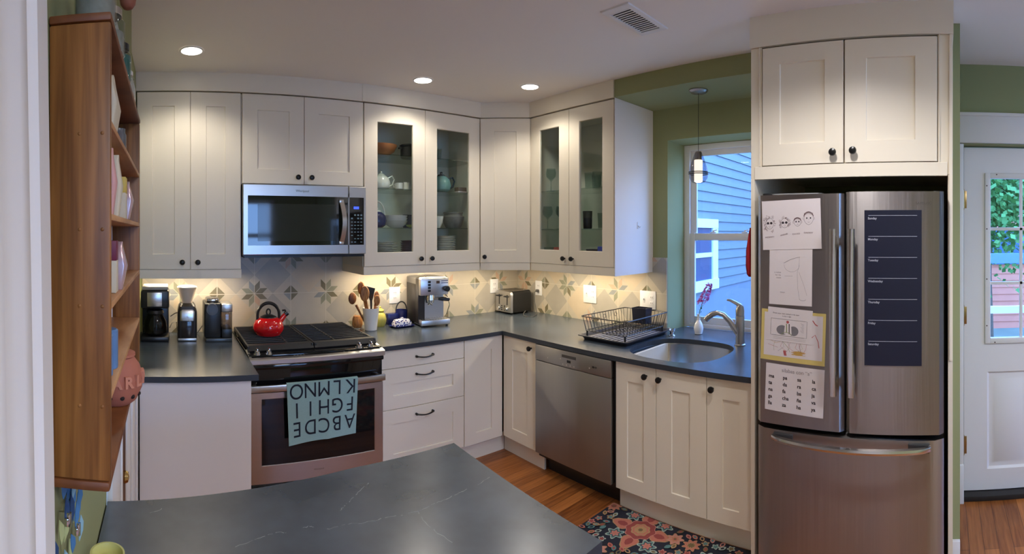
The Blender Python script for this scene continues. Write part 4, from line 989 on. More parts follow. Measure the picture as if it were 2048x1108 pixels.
paper('drawing', 'white sheet with a faint pencil sketch, below the family drawing', 'drawing', 0.060, 0.250, 1.226, 1.462, sketch, 1, [GRAPH], tilt=-0.012)
CR = [mat('crayon_red', S(176, 84, 84), 0.8, noise=0.2), mat('crayon_ochre', S(190, 150, 78), 0.8, noise=0.2), mat('crayon_green', S(136, 148, 96), 0.8, noise=0.2), mat('crayon_grey', S(120, 116, 120), 0.8, noise=0.2), INK]
def scrib(line, fill, word):
    rnd = random.Random(5)
    for k in range(12):
        xa, xb = 0.036+0.0215*k, 0.036+0.0215*(k+1); fill([(xa, 1.008), (xb, 1.008), (xb, 1.190), (xa, 1.190)], 6, 0.0003)
    line([(0.250, 1.170), (0.262, 1.155), (0.272, 1.150)], 0.004, 1); line([(0.248, 1.100), (0.262, 1.112), (0.276, 1.085), (0.280, 1.060)], 0.003, 1)
    for k in range(10): x = 0.09+rnd.random()*0.16; line([(x, 1.085), (x+rnd.uniform(-0.02, 0.02), 1.05), (x+rnd.uniform(-0.02, 0.02), 1.03)], 0.001, rnd.choice((1, 3, 4)))
    for k in range(14): line([(0.160+rnd.random()*0.02, 1.020+0.0012*k), (0.205+rnd.random()*0.02, 1.022+0.0012*k)], 0.0016, 2)
    for k in range(6): line([(0.125+0.002*k, 1.035), (0.130+0.002*k, 1.014)], 0.0018, 1)
    line([(0.05, 1.08), (0.09, 1.062), (0.12, 1.075)], 0.001, 2); line([(0.118, 1.075), (0.145, 1.05), (0.155, 1.03)], 0.0015, 3)
    line([(0.20, 1.09), (0.198, 1.05)], 0.001, 4); line([(0.055, 1.055), (0.10, 1.045)], 0.001, 1)
paper('drawing', 'crayon scribble drawing on yellow backing paper on the refrigerator', 'drawing', 0.022, 0.306, 0.988, 1.202, scrib, 1, CR+[PAPER], base=mat('yellow_card', S(206, 184, 110), 0.8, noise=0.03), tilt=-0.03)
def angel(line, fill, word):
    word('Draw your own animal in its cave', 0.0075, 0.075, 1.186, 5, sx=1.15); word('by day or night', 0.0065, 0.118, 1.176, 5)
    line([(0.068, 1.165), (0.228, 1.165), (0.228, 1.096), (0.068, 1.096), (0.068, 1.165)], 0.0010, 5)
    fill(circ(0.120, 1.120, 0.026, 0.020), 4); fill(circ(0.170, 1.120, 0.022, 0.020), 4)
    fill([(0.132, 1.150), (0.158, 1.150), (0.163, 1.105), (0.128, 1.105)], 6, 0.0006); line([(0.138, 1.148), (0.140, 1.112)], 0.004, 3, 0.0007); line([(0.150, 1.148), (0.152, 1.106)], 0.004, 5, 0.0007)
    fill(circ(0.143, 1.155, 0.006, 0.006), 1, 0.0007); line(circ(0.140, 1.100, 0.022, 0.012, 10, 0, PI), 0.002, 3, 0.0008)
    for k in range(8): line([(0.200+0.003*(k % 3), 1.155-0.005*k), (0.215, 1.152-0.005*k)], 0.0007, 4)
    line([(0.080, 1.088), (0.225, 1.088)], 0.0006, 4); line([(0.080, 1.082), (0.225, 1.082)], 0.0006, 4)
paper('worksheet', 'white worksheet with an angel-like figure, overlapping the yellow-backed crayon drawing', 'paper', 0.052, 0.250, 1.072, 1.212, angel, 2, CR+[PAPER], tilt=-0.045)
def silab(line, fill, word):
    word('sílabas con “a”', 0.0215, 0.180, 0.944, 2, 'CENTER', 1.05)
    for r_, row in enumerate((('ma', 'pa', 'sa', 'la'), ('ta', 'da', 'ra', 'ca'), ('na', 'fa', 'ba', 'ja'), ('ga', 'cha', 'ña', 'va'), ('lla', 'za', 'ha', 'ya'))):
        for k, s_ in enumerate(row): word(s_, 0.021, 0.056+0.064*k, 0.914-0.0285*r_, 1, bold=0.0005)
paper('syllable_sheet', 'white sheet of printed Spanish syllables, lowest on the refrigerator door', 'paper', 0.042, 0.300, 0.776, 0.974, silab, 1, [INK, GRAPH], tilt=-0.035)
WHP = mat('white_print', S(176, 178, 190), 0.7, noise=0.03)
def week(line, fill, word):
    for k, s_ in enumerate(('Sunday', 'Monday', 'Tuesday', 'Wednesday', 'Thursday', 'Friday', 'Saturday')):
        z = 1.596-0.0835*k; line([(0.482, z), (0.676, z)], 0.0016, 1); word(s_, 0.0125, 0.480, z-0.0155, 1, bold=0.0002)
paper('weekly_planner', 'navy magnetic weekly planner on the right refrigerator door', 'planner', 0.466, 0.694, 0.998, 1.617, week, 1, [WHP], base=mat('navy_sheet', S(16, 20, 44), 0.45, noise=0.05))

# oven mitt hung on the enclosure side
m = MB()
def msec(z, hw, dy, th=0.016): return [(hw*math.cos(t), dy+th*math.sin(t), z) for t in [2*PI*k/14 for k in range(14)]]
m.loft([msec(0.0, 0.024, 0.0, 0.010), msec(0.012, 0.040, 0.0), msec(0.05, 0.050, 0.0, 0.020), msec(0.12, 0.050, 0.0, 0.018), msec(0.19, 0.044, -0.006, 0.012), msec(0.225, 0.040, -0.010, 0.008)])
m.tube([(0.035, 0.0, 0.09), (0.065, 0.0, 0.10), (0.075, 0.0, 0.13), (0.070, 0.0, 0.15)], [0.016, 0.016, 0.014, 0.008], 10)
m.tube([(0.0, -0.010, 0.222), (0.0, -0.018, 0.240), (0.0, -0.012, 0.226)], 0.003, 6)
single('oven_mitt', m, mat('mitt_red', S(160, 22, 34), 0.85, noise=0.12, scale=60, bump=0.3), 'red oven mitt hanging beside the window at the refrigerator surround', 'oven mitt', (-0.735, -2.462, 1.325))

# ================================================================== pendant, downlights, vent
c = thing('pendant_light', 'glass teardrop pendant lamp hanging in front of the window', 'pendant lamp', (-0.278, -1.937, 2.374))
m = MB(); m.lathe([(0.056, 0.0), (0.056, -0.006), (0.045, -0.016), (0.008, -0.020)], n=28); obj('canopy', m, NICKEL, c)
m = MB(); m.cyl((0, 0, -0.018), (0, 0, -0.372), 0.0016, n=6); obj('cord', m, BLACK, c)
m = MB(); m.lathe([(0.016, -0.365), (0.020, -0.372), (0.020, -0.415), (0.012, -0.42)], n=18); obj('socket', m, NICKEL, c)
m = MB(); m.lathe([(0.020, -0.370), (0.034, -0.405), (0.050, -0.455), (0.057, -0.490), (0.055, -0.520), (0.040, -0.546), (0.024, -0.552)], n=32, cap0=False, cap1=False); obj('glass_shade', m, glass('smoke_glass', (0.66, 0.66, 0.70), 1.0, 1.5), c)
m = MB()
for z in (-0.488, -0.498): m.tube([(0.0575*math.cos(t), 0.0575*math.sin(t), z) for t in [2*PI*k/32 for k in range(32)]], 0.0030, 6, True)
obj('shade_band', m, BLACK, c)
m = MB(); m.lathe([(0.024, -0.415), (0.025, -0.418), (0.025, -0.540), (0.022, -0.544)], n=24); obj('inner_diffuser', m, mat('pendant_glow', (1, 0.95, 0.85, 1), 0.5, emis=(1.0, 0.86, 0.66), es=1.6, noise=0.01), c)
DLAB = ['recessed ceiling downlight above the left wall cabinet', 'recessed ceiling downlight in the middle, above the glass-door cabinet', 'recessed ceiling downlight nearest the inside corner and window', 'added fill downlight out of view, near the peninsula', 'added fill downlight out of view at the far front of the room']
c = thing('downlight', DLAB[0], 'ceiling light', (SPOTS[0][0], SPOTS[0][1], H))
m = MB(); m.lathe([(0.066, -0.0005), (0.064, -0.004), (0.055, -0.005), (0.053, -0.002)], n=32, cap0=False, cap1=False); obj('trim_ring', m, TRIM, c)
m = MB(); m.lathe([(0.054, -0.0045), (0.03, -0.006), (0.001, -0.0065)], n=32, cap0=True, cap1=True); obj('lens', m, EMLAMP, c)
dl0 = c
for i, (x, y) in enumerate((SPOTS+FILL_SPOTS)[1:]): dup(dl0, (x, y, H), None, DLAB[i+1])  # the last two fixtures are added out of view, for the fill spots
c = thing('ceiling_vent', 'white rectangular air vent in the ceiling near the refrigerator', 'vent', (-1.052, -2.035, H))
m = MB(); a, b = 0.158, 0.076; ia, ib = 0.120, 0.052
R_ = lambda x, y, z: [(-x, -y, z), (x, -y, z), (x, y, z), (-x, y, z)]
m.loft([R_(a, b, -0.0005), R_(a-0.003, b-0.003, -0.006), R_(ia, ib, -0.008), R_(ia, ib, -0.001)], False, False); obj('frame', m, TRIM, c, False)
m = MB(); m.face([(-ia, -ib, -0.0012), (ia, -ib, -0.0012), (ia, ib, -0.0012), (-ia, ib, -0.0012)]); obj('backing', m, mat('vent_dark', (0.04, 0.04, 0.045, 1), 0.8, noise=0.1), c, False)
for k in range(13):
    m = MB(); x = -ia+0.010+(2*ia-0.02)*k/12; m.box(x-0.0038, x+0.0038, -ib, ib, -0.0050, -0.0035); obj('slat', m, TRIM, c, False)

# ================================================================== outlets & switches
def plate(name, label, loc, rz, w_, h_, kind):
    c = thing(name, label, 'switch' if kind == 'switch' else 'outlet', loc, rz)
    m = MB(); m.box(-w_/2, w_/2, -0.0055, 0.0, -h_/2, h_/2, 0.002); obj('plate', m, TRIM, c)
    SLOT = mat('slot_dark', (0.08, 0.07, 0.06, 1), 0.6, noise=0.1)
    gangs = [0] if w_ < 0.10 else [-w_/4, w_/4]
    for gi, gx in enumerate(gangs):
        if kind == 'outlet' or (kind == 'mixed' and gi == 1):
            for z in (-0.02, 0.02):
                m = MB(); m.box(gx-0.016, gx+0.016, -0.0075, -0.0054, z-0.013, z+0.013, 0.001); s_ = obj('socket', m, TRIM, c)
                m = MB(); m.box(gx-0.008, gx-0.005, -0.0078, -0.0074, z-0.005, z+0.005); m.box(gx+0.005, gx+0.008, -0.0078, -0.0074, z-0.005, z+0.005); obj('slots', m, SLOT, s_, False)
        else:
            m = MB(); m.box(gx-0.011, gx+0.011, -0.007, -0.0054, -0.022, 0.022, 0.0008); m.box(gx-0.004, gx+0.004, -0.016, -0.006, -0.001, 0.009, 0.001); obj('toggle', m, TRIM, c)
    return c
plate('outlet', 'white wall outlet between utensil crock and espresso machine', (-1.213, -0.0068, 1.060), 0, 0.090, 0.122, 'outlet')
plate('outlet', 'white wall outlet just left of the toaster', (-0.272, -0.0068, 1.075), 0, 0.086, 0.118, 'outlet')
plate('outlet', 'white wall outlet with the toaster plugged in', (-0.0068, -0.284, 1.062), -PI/2, 0.080, 0.122, 'outlet')
plate('light_switch', 'double white switch plate between toaster and dish drainer', (-0.0068, -0.857, 1.060), -PI/2, 0.130, 0.135, 'mixed')
plate('light_switch', 'double white wall plate behind the dish drainer near the window', (-0.0068, -1.392, 1.060), -PI/2, 0.132, 0.125, 'mixed')
m = MB(); m.box(-0.038, -0.015, -0.296, -0.272, 1.030, 1.052, 0.004)
m.tube([(-0.036, -0.284, 1.040), (-0.06, -0.284, 1.030), (-0.07, -0.30, 0.95), (-0.065, -0.32, 0.87), (-0.10, -0.36, 0.861), (-0.20, -0.42, 0.860), (-0.235, -0.40, 0.860), (-0.225, -0.34, 0.860), (-0.17, -0.27, 0.861), (-0.14, -0.262, 0.880)], 0.003, 8)
single('power_cord', m, mat('grey_cord', S(90, 88, 86), 0.6, noise=0.1), 'grey toaster cord looping on the worktop up to its plug', 'cord')

# ================================================================== countertop appliances
# drip coffee maker
c = thing('coffee_maker', 'black drip coffee maker with glass carafe at the far left', 'coffee maker', (-2.935, -0.205, CT))
m = MB(); m.box(-0.088, 0.088, -0.105, 0.10, 0.0, 0.035, 0.012); m.box(-0.085, 0.085, 0.02, 0.10, 0.03, 0.24, 0.010); obj('base', m, BLACK, c)
m = MB(); m.box(-0.088, 0.088, -0.100, 0.10, 0.205, 0.318, 0.012); hd = obj('water_tank', m, BLACK, c)
m = MB(); m.box(-0.048, 0.044, -0.1035, -0.098, 0.218, 0.305, 0.002); obj('control_plate', m, STEEL, hd)
m = MB(); m.box(-0.080, 0.080, -0.090, 0.095, 0.3185, 0.340, 0.006); obj('lid', m, mat('grey_lid', S(176, 170, 160), 0.4, noise=0.03), hd)
m = MB(); m.lathe([(0.050, 0.0), (0.070, 0.012), (0.074, 0.045), (0.068, 0.085), (0.050, 0.120), (0.046, 0.135)], (0, -0.040, 0.038), 28, cap1=False); cf = obj('carafe', m, glass('carafe_glass', (0.35, 0.33, 0.30), 1.0, 1.5), c)
m = MB(); m.lathe([(0.050, 0.0), (0.056, 0.004), (0.050, 0.022), (0.010, 0.024)], (0, -0.040, 0.168), 24); m.tube([(0.0, -0.088, 0.165), (0.0, -0.128, 0.160), (0.0, -0.135, 0.10), (0.0, -0.112, 0.060)], [0.010, 0.011, 0.011, 0.008], 8); obj('carafe_lid', m, BLACK, cf)
# grinder
c = thing('coffee_grinder', 'coffee grinder with clear conical bean hopper between the two coffee makers', 'coffee grinder', (-2.735, -0.215, CT))
m = MB(); 
def gs(z, a, b, r=0.02): return rr(a, b, z, r)
m.loft([gs(0.0, 0.056, 0.070), gs(0.015, 0.060, 0.075), gs(0.18, 0.060, 0.075), gs(0.215, 0.052, 0.066), gs(0.232, 0.040, 0.045)]); obj('body', m, mat('graphite', S(46, 40, 38), 0.4, noise=0.05), c)
m = MB(); m.loft([gs(0.128, 0.053, 0.077), gs(0.135, 0.0535, 0.0775), gs(0.183, 0.0535, 0.0775), gs(0.210, 0.045, 0.064)]); m.cyl((0, -0.079, 0.150), (0, -0.075, 0.150), 0.007); hd = obj('steel_face', m, STEEL, c)
m = MB(); m.box(-0.038, 0.040, -0.0785, -0.072, 0.024, 0.128, 0.004); obj('grounds_bin', m, mat('bin_smoke', (0.03, 0.022, 0.02, 1), 0.12, noise=0.1), c)
m = MB(); m.box(-0.058, 0.058, -0.078, 0.06, 0.002, 0.020, 0.004); obj('steel_foot', m, STEELH, c)
m = MB(); m.lathe([(0.036, 0.232), (0.034, 0.240), (0.062, 0.320), (0.062, 0.326)], n=28, cap0=False, cap1=False); hp = obj('hopper', m, mat('hopper_clear', S(214, 196, 176), 0.25, noise=0.02), c)
m = MB(); m.lathe([(0.063, 0.326), (0.062, 0.332), (0.045, 0.338), (0.002, 0.340)], n=28); obj('hopper_lid', m, mat('lid_white', S(240, 236, 226), 0.3, noise=0.01), hp)
# capsule machine
c = thing('capsule_coffee_machine', 'black and grey capsule coffee machine beside the range', 'coffee machine', (-2.545, -0.215, CT))
m = MB(); m.box(-0.078, 0.086, -0.105, 0.12, 0.0, 0.022, 0.004); obj('base', m, mat('dark_steel', S(84, 88, 90), 0.35, metal=0.6, noise=0.05), c)
m = MB(); m.box(-0.085, 0.020, -0.085, 0.12, 0.022, 0.235, 0.010); obj('body', m, BLACK, c)
m = MB(); m.cyl((-0.038, -0.102, 0.200), (-0.038, 0.06, 0.205), 0.036, n=26); m.cyl((-0.038, -0.106, 0.200), (-0.038, -0.100, 0.200), 0.022, n=20); obj('brew_head', m, mat('grey_head', S(92, 92, 92), 0.3, metal=0.5, noise=0.05), c)
m = MB(); m.box(-0.07, 0.01, -0.05, 0.07, 0.236, 0.262, 0.010); obj('lever', m, CHROME, c)
m = MB(); m.box(0.022, 0.086, -0.095, 0.05, 0.030, 0.180, 0.004); mt_ = obj('milk_tank', m, glass('tank_smoke', (0.45, 0.42, 0.42), 1.0, 1.5), c)
m = MB(); m.box(0.020, 0.088, -0.098, 0.055, 0.181, 0.232, 0.006); obj('tank_lid', m, STEELH, mt_)
m = MB(); m.box(0.022, 0.086, -0.097, 0.05, 0.023, 0.078, 0.004); obj('tank_base', m, BLACK, mt_)
m = MB(); m.tube([(-2.84, -0.10, 0.98), (-2.81, -0.07, 0.995), (-2.78, -0.05, 1.0), (-2.77, -0.02, 1.005)], 0.0035, 6); m.tube([(-2.845, -0.08, 0.90), (-2.83, -0.06, 0.93), (-2.80, -0.05, 0.935), (-2.795, -0.04, 0.88), (-2.80, -0.05, 0.861), (-2.74, -0.06, 0.861), (-2.66, -0.05, 0.861), (-2.62, -0.06, 0.92), (-2.60, -0.06, 0.925)], 0.003, 6)
single('power_cord', m, BLACK, 'black appliance cords running between the coffee machines', 'cord')

# utensil crock
c = thing('utensil_crock', 'white ceramic crock holding wooden spoons', 'crock', (-1.492, -0.205, CT))
m = MB(); m.lathe([(0.038, 0), (0.042, 0.003), (0.058, 0.150), (0.059, 0.154), (0.056, 0.154), (0.040, 0.010), (0.002, 0.008)], n=28); obj('body', m, CERW, c)
UL = [('wooden_spoon', -0.020, 0.00, -0.050, 0.018, 0.335, UTW, 'tall pale wooden spoon leaning left in the crock', 0.018, 0.034),
      ('wooden_spoon', -0.034, 0.03, -0.092, 0.045, 0.262, wood('utensil_dark', S(94, 52, 26), S(140, 88, 46), 20, (6, 6, 1), 0.5), 'darker wooden spoon at the far left of the crock', 0.020, 0.030),
      ('wooden_spoon', 0.005, -0.01, -0.042, -0.012, 0.300, UTW, 'broad wooden spoon in front, leaning left in the crock', 0.024, 0.038),
      ('spatula', 0.012, 0.0, 0.006, 0.01, 0.305, BLACK, 'black flat spatula standing in the crock', 0.030, 0.036),
      ('wooden_spoon', 0.015, 0.01, 0.044, 0.02, 0.270, MAT['utensil_dark'], 'slim dark wooden spoon leaning right in the crock', 0.014, 0.028),
      ('wooden_spoon', 0.008, -0.01, 0.030, -0.016, 0.250, UTW, 'short wooden spoon leaning right in the crock', 0.016, 0.028)]
for nm, bx_, by_, tx, ty, ln, mt_, lb, hw_, hh in UL:
    m = MB(); p0 = Vector((bx_*0.5, by_*0.5, 0.012)); p1 = Vector((tx, ty, ln-0.09)); p2 = Vector((tx*1.5, ty*1.5, ln))
    m.tube([p0, p0.lerp(p1, 0.5), p1], [0.006, 0.0065, 0.009], 8)
    if nm == 'spatula':
        m.loft([[(p1.x-0.010, p1.y-0.003, p1.z-0.01), (p1.x+0.010, p1.y-0.003, p1.z-0.01), (p1.x+0.010, p1.y+0.003, p1.z-0.01), (p1.x-0.010, p1.y+0.003, p1.z-0.01)],
                [(p2.x-0.044, p2.y-0.002, p2.z), (p2.x+0.030, p2.y-0.002, p2.z-0.020), (p2.x+0.030, p2.y+0.002, p2.z-0.020), (p2.x-0.044, p2.y+0.002, p2.z)]])
    else:
        mid = p1.lerp(p2, 0.5); m.sph((mid.x, mid.y, mid.z), (hw_*1.5, 0.009, hh*1.4), 14, 8)
    single(nm, m, mt_, lb, 'spatula' if nm == 'spatula' else 'spoon', (-1.492, -0.205, CT))
# canister / yellow jar / butter dish / basket / wooden box
m = MB(); m.lathe([(0.030, 0), (0.038, 0.02), (0.036, 0.06), (0.030, 0.075), (0.028, 0.08)], n=20)
single('wooden_pot', m, UTW, 'small round wooden pot behind the white crock', 'pot', (-1.540, -0.075, CT))
m = MB(); m.lathe([(0.028, 0), (0.040, 0.02), (0.046, 0.055), (0.036, 0.090), (0.024, 0.100), (0.028, 0.108), (0.030, 0.116), (0.016, 0.128), (0.006, 0.132), (0.008, 0.140), (0.002, 0.145)], n=28)
single('lidded_jar', m, mat('yellow_glaze', S(178, 170, 84), 0.2, noise=0.35, scale=40), 'yellow and green glazed jar with lid right of the utensil crock', 'jar', (-1.378, -0.110, CT))
c = thing('butter_dish', 'blue and white patterned butter dish in front of the blue mug', 'butter dish', (-1.245, -0.190, CT), R(6))
BLUEG = mat('cobalt_glaze', S(24, 32, 88), 0.15, noise=0.2, scale=60)
def bluewhite():
    m = bpy.data.materials.new('blue_white_glaze'); m.use_nodes = True; n = m.node_tree; b = n.nodes['Principled BSDF']; b.inputs['Roughness'].default_value = 0.15
    t = n.nodes.new('ShaderNodeTexCoord'); v = n.nodes.new('ShaderNodeTexVoronoi'); v.inputs['Scale'].default_value = 70; cr_ = n.nodes.new('ShaderNodeValToRGB')
    cr_.color_ramp.interpolation = 'CONSTANT'; cr_.color_ramp.elements[0].color = S(36, 44, 120); cr_.color_ramp.elements[1].position = 0.42; cr_.color_ramp.elements[1].color = S(226, 224, 232)
    n.links.new(t.outputs['Object'], v.inputs['Vector']); n.links.new(v.outputs['Distance'], cr_.inputs[0]); n.links.new(cr_.outputs[0], b.inputs['Base Color']); return m
BW = bluewhite()
m = MB(); m.loft([rr(0.070, 0.040, 0.0, 0.02), rr(0.088, 0.055, 0.012, 0.025), rr(0.084, 0.052, 0.012, 0.025), rr(0.066, 0.038, 0.005, 0.02)]); obj('dish', m, BLUEG, c)
m = MB(); m.loft([rr(0.070, 0.036, 0.010, 0.02), rr(0.070, 0.036, 0.030, 0.02), rr(0.058, 0.026, 0.052, 0.02), rr(0.030, 0.010, 0.058, 0.008)]); m.box(-0.012, 0.012, -0.006, 0.006, 0.056, 0.068, 0.003); obj('lid', m, BW, c)
m = MB(); m.box(-0.045, 0.045, -0.03, 0.03, 0.0, 0.080, 0.008)
single('blue_tin', m, BLUEG, 'dark blue box behind the butter dish', 'box', (-1.262, -0.065, CT))
c = thing('blue_mug', 'dark blue basket-shaped mug with arched handle left of the espresso machine', 'mug', (-1.182, -0.060, CT))
m = MB(); m.lathe([(0.036, 0), (0.042, 0.01), (0.046, 0.10), (0.044, 0.10), (0.038, 0.015), (0.002, 0.012)], n=24); obj('body', m, BLUEG, c)
m = MB(); m.tube([(-0.044*math.cos(PI*k/14), 0, 0.098+0.062*math.sin(PI*k/14)) for k in range(15)], 0.005, 8); obj('handle', m, BLACK, c)

# espresso machine
c = thing('espresso_machine', 'boxy stainless espresso machine with black portafilter handle', 'espresso machine', (-1.018, -0.150, CT), R(-7))
m = MB(); m.box(-0.110, 0.112, -0.06, 0.125, 0.02, 0.30, 0.003); m.box(-0.110, -0.060, -0.11, -0.06, 0.02, 0.345); bd = obj('body', m, mat('espresso_side', S(64, 60, 58), 0.32, metal=0.7, noise=0.05), c)
m = MB(); m.box(-0.108, 0.110, -0.150, 0.125, 0.225, 0.345, 0.003); m.box(-0.090, 0.110, -0.064, -0.060, 0.040, 0.225); hd = obj('front_housing', m, STEELH, c)
m = MB(); m.box(-0.100, 0.100, -0.13, 0.11, 0.3455, 0.352, 0.002); obj('cup_warmer', m, CHROME, hd)
m = MB()
for k in range(4): m.box(-0.052, -0.030, -0.1525, -0.1495, 0.250+0.021*k, 0.266+0.021*k, 0.001)
obj('rocker_switches', m, BLACK, hd)
m = MB(); m.box(0.014, 0.040, -0.1515, -0.1495, 0.308, 0.328); obj('gauge_badge', m, mat('badge_bronze', S(90, 62, 40), 0.4, noise=0.2), hd, False)
m = MB(); m.box(0.052, 0.106, -0.1510, -0.1498, 0.322, 0.328); m.box(0.052, 0.106, -0.1510, -0.1498, 0.308, 0.314); obj('badge_stripes', m, mat('badge_blue', S(40, 56, 110), 0.4, noise=0.02), hd, False)
m = MB(); m.lathe([(0.020, 0), (0.020, -0.022), (0.016, -0.026), (0.002, -0.027)], (0.094, -0.150, 0.268), 20, axis='y'); obj('steam_knob', m, BLACK, hd)
m = MB(); m.cyl((-0.020, -0.112, 0.225), (-0.020, -0.112, 0.190), 0.030, 0.034, 22); m.cyl((-0.020, -0.112, 0.190), (-0.020, -0.112, 0.168), 0.032, 0.028, 22); gh = obj('group_head', m, CHROME, c)
m = MB(); m.tube([(0.010, -0.118, 0.192), (0.045, -0.124, 0.192)], 0.006, 8); m.tube([(-0.02, -0.112, 0.168), (-0.035, -0.116, 0.150)], 0.006, 8); m.tube([(-0.02, -0.112, 0.168), (-0.005, -0.116, 0.150)], 0.006, 8); pf = obj('portafilter', m, CHROME, c)
m = MB(); m.tube([(0.040, -0.124, 0.193), (0.070, -0.130, 0.192), (0.118, -0.140, 0.188), (0.124, -0.141, 0.187)], [0.009, 0.014, 0.014, 0.008], 12); obj('handle', m, BLACK, pf)
m = MB(); m.tube([(0.105, -0.10, 0.235), (0.118, -0.13, 0.19), (0.124, -0.14, 0.15), (0.105, -0.13, 0.08)], 0.004, 8); obj('steam_wand', m, CHROME, c)
m = MB(); m.box(-0.108, 0.118, -0.165, -0.02, 0.012, 0.050, 0.004); dt = obj('drip_tray', m, STEELH, c)
m = MB()
for k in range(10): m.box(-0.098+0.021*k, -0.086+0.021*k, -0.155, -0.045, 0.0502, 0.0515)
obj('tray_slots', m, STEEL, dt, False)
for sx in (-0.095, 0.100):
    for sy in (-0.145, 0.10): m = MB(); m.cyl((sx, sy, 0.0), (sx, sy, 0.020), 0.010, n=10); obj('foot', m, BLACK, c)

# toaster
c = thing('toaster', 'four-slot toaster with steel front and black side in the corner', 'toaster', (-0.163, -0.135, CT), -PI/2)
m = MB()
def ts(y, ins=0.0):
    w2 = 0.104-ins; out = [(-w2, y, 0.016), (w2, y, 0.016)]
    r_ = 0.028
    for k in range(7): t = PI/2*k/6; out.append((w2-r_+r_*math.cos(t), y, 0.190-ins-r_+r_*math.sin(t)))
    for k in range(7): t = PI/2+PI/2*k/6; out.append((-w2+r_+r_*math.cos(t), y, 0.190-ins-r_+r_*math.sin(t)))
    return out
m.loft([ts(-0.095), ts(0.105)]); obj('body', m, BLACK, c)
m = MB(); m.loft([ts(-0.112, 0.004), ts(-0.094, -0.001)]); fp = obj('front_plate', m, STEELH, c)
m = MB(); m.box(-0.085, 0.085, -0.09, 0.095, 0.1905, 0.194, 0.001); tp = obj('top_plate', m, STEEL, c)
m = MB()
for x in (-0.060, -0.026, 0.022, 0.056): m.box(x-0.007, x+0.011, -0.075, 0.08, 0.1942, 0.1950)
obj('slots', m, BLACK, tp, False)
for x in (-0.052, 0.052):
    m = MB(); m.box(x-0.004, x+0.004, -0.1145, -0.1115, 0.075, 0.160); m.box(x-0.022, x+0.022, -0.135, -0.113, 0.142, 0.152, 0.003); obj('lever', m, BLACK, fp)
    m = MB(); m.lathe([(0.017, 0), (0.017, -0.008), (0.013, -0.018), (0.002, -0.019)], (x, -0.112, 0.045), 20, axis='y'); obj('dial', m, CHROME, fp)
for x in (-0.018, 0.018):
    for z in (0.032, 0.048, 0.064): m = MB(); m.box(x-0.007, x+0.007, -0.1145, -0.1115, z-0.005, z+0.005, 0.001); obj('button', m, BLACK, fp)
for sx in (-0.085, 0.085):
    for sy in (-0.085, 0.085): m = MB(); m.cyl((sx, sy, 0.0), (sx, sy, 0.017), 0.009, n=10); obj('foot', m, BLACK, c)

# ================================================================== crockery in the cabinets
LIPB = mat('lip_blue', S(40, 60, 120), 0.2, noise=0.1); WOODB = wood('bowl_wood', S(150, 84, 46), S(196, 128, 80), 8, (1, 1, 1), 0.35)
DARKC = mat('dark_stoneware', S(46, 46, 50), 0.35, noise=0.2); TEAL = mat('teal_glaze', S(108, 148, 150), 0.2, noise=0.25, scale=30); REDB = mat('dark_red_bowl', S(100, 56, 52), 0.3, noise=0.1)
def bowlp(r, h, t=0.004): return [(r*0.45, 0), (r*0.5, 0.003), (r*0.85, h*0.45), (r, h), (r-t, h), (r*0.80, h*0.5), (r*0.4, 0.008), (0.001, 0.007)]
def bowl(name, r, h, mt_, label, cat, loc, group=None):
    m = MB(); m.lathe(bowlp(r, h), n=28); return single(name, m, mt_, label, cat, loc, group=group)
IY = -0.26
Z1, Z2, Z3, Z0 = 2.0555, 1.8255, 1.5635, 1.3275
bowl('serving_bowl', 0.130, 0.075, WOODB, 'brown wooden bowl on the top shelf of the left glass cabinet', 'bowl', (-1.440, -0.22, Z1))
m = MB(); m.lathe([(0.060, 0), (0.068, 0.01), (0.068, 0.075), (0.074, 0.082), (0.074, 0.092), (0.070, 0.092), (0.062, 0.02), (0.001, 0.015)], n=28); m.box(-0.090, -0.060, -0.012, 0.012, 0.060, 0.074, 0.004)
single('cooking_pot', m, DARKC, 'dark stoneware pot on the top shelf right of the wooden bowl', 'pot', (-1.205, -0.24, Z1))
def teapot(label, loc, mt_, s=1.0, rz=0, lidm=None, loop=False):
    c = thing('teapot', label, 'teapot', loc, rz)
    m = MB(); m.lathe([(0.036*s, 0), (0.056*s, 0.015*s), (0.064*s, 0.045*s), (0.054*s, 0.080*s), (0.032*s, 0.100*s), (0.028*s, 0.102*s)], n=28); obj('body', m, mt_, c)
    m = MB(); m.lathe([(0.030*s, 0.102*s), (0.020*s, 0.112*s), (0.006*s, 0.116*s), (0.010*s, 0.122*s), (0.006*s, 0.130*s), (0.001, 0.131*s)], n=20); obj('lid', m, lidm or mt_, c)
    m = MB()
    if loop: m.tube([(-0.055*s*math.cos(PI*k/14), 0, 0.085*s+0.085*s*math.sin(PI*k/14)) for k in range(15)], 0.006*s, 8)
    else: m.tube([(0.055*s, 0, 0.085*s), (0.085*s, 0, 0.100*s), (0.100*s, 0, 0.075*s), (0.088*s, 0, 0.040*s), (0.058*s, 0, 0.025*s)], 0.006*s, 8)
    obj('handle', m, lidm or mt_, c)
    m = MB(); m.tube([(-0.055*s, 0, 0.045*s), (-0.085*s, 0, 0.065*s), (-0.100*s, 0, 0.100*s)], [0.014*s, 0.010*s, 0.007*s], 10); obj('spout', m, mt_, c)
teapot('white teapot on the second shelf of the left glass cabinet', (-1.418, -0.215, Z2), CERW, 1.0)
CREAM = mat('cream_glaze', S(222, 218, 206), 0.2, noise=0.04)
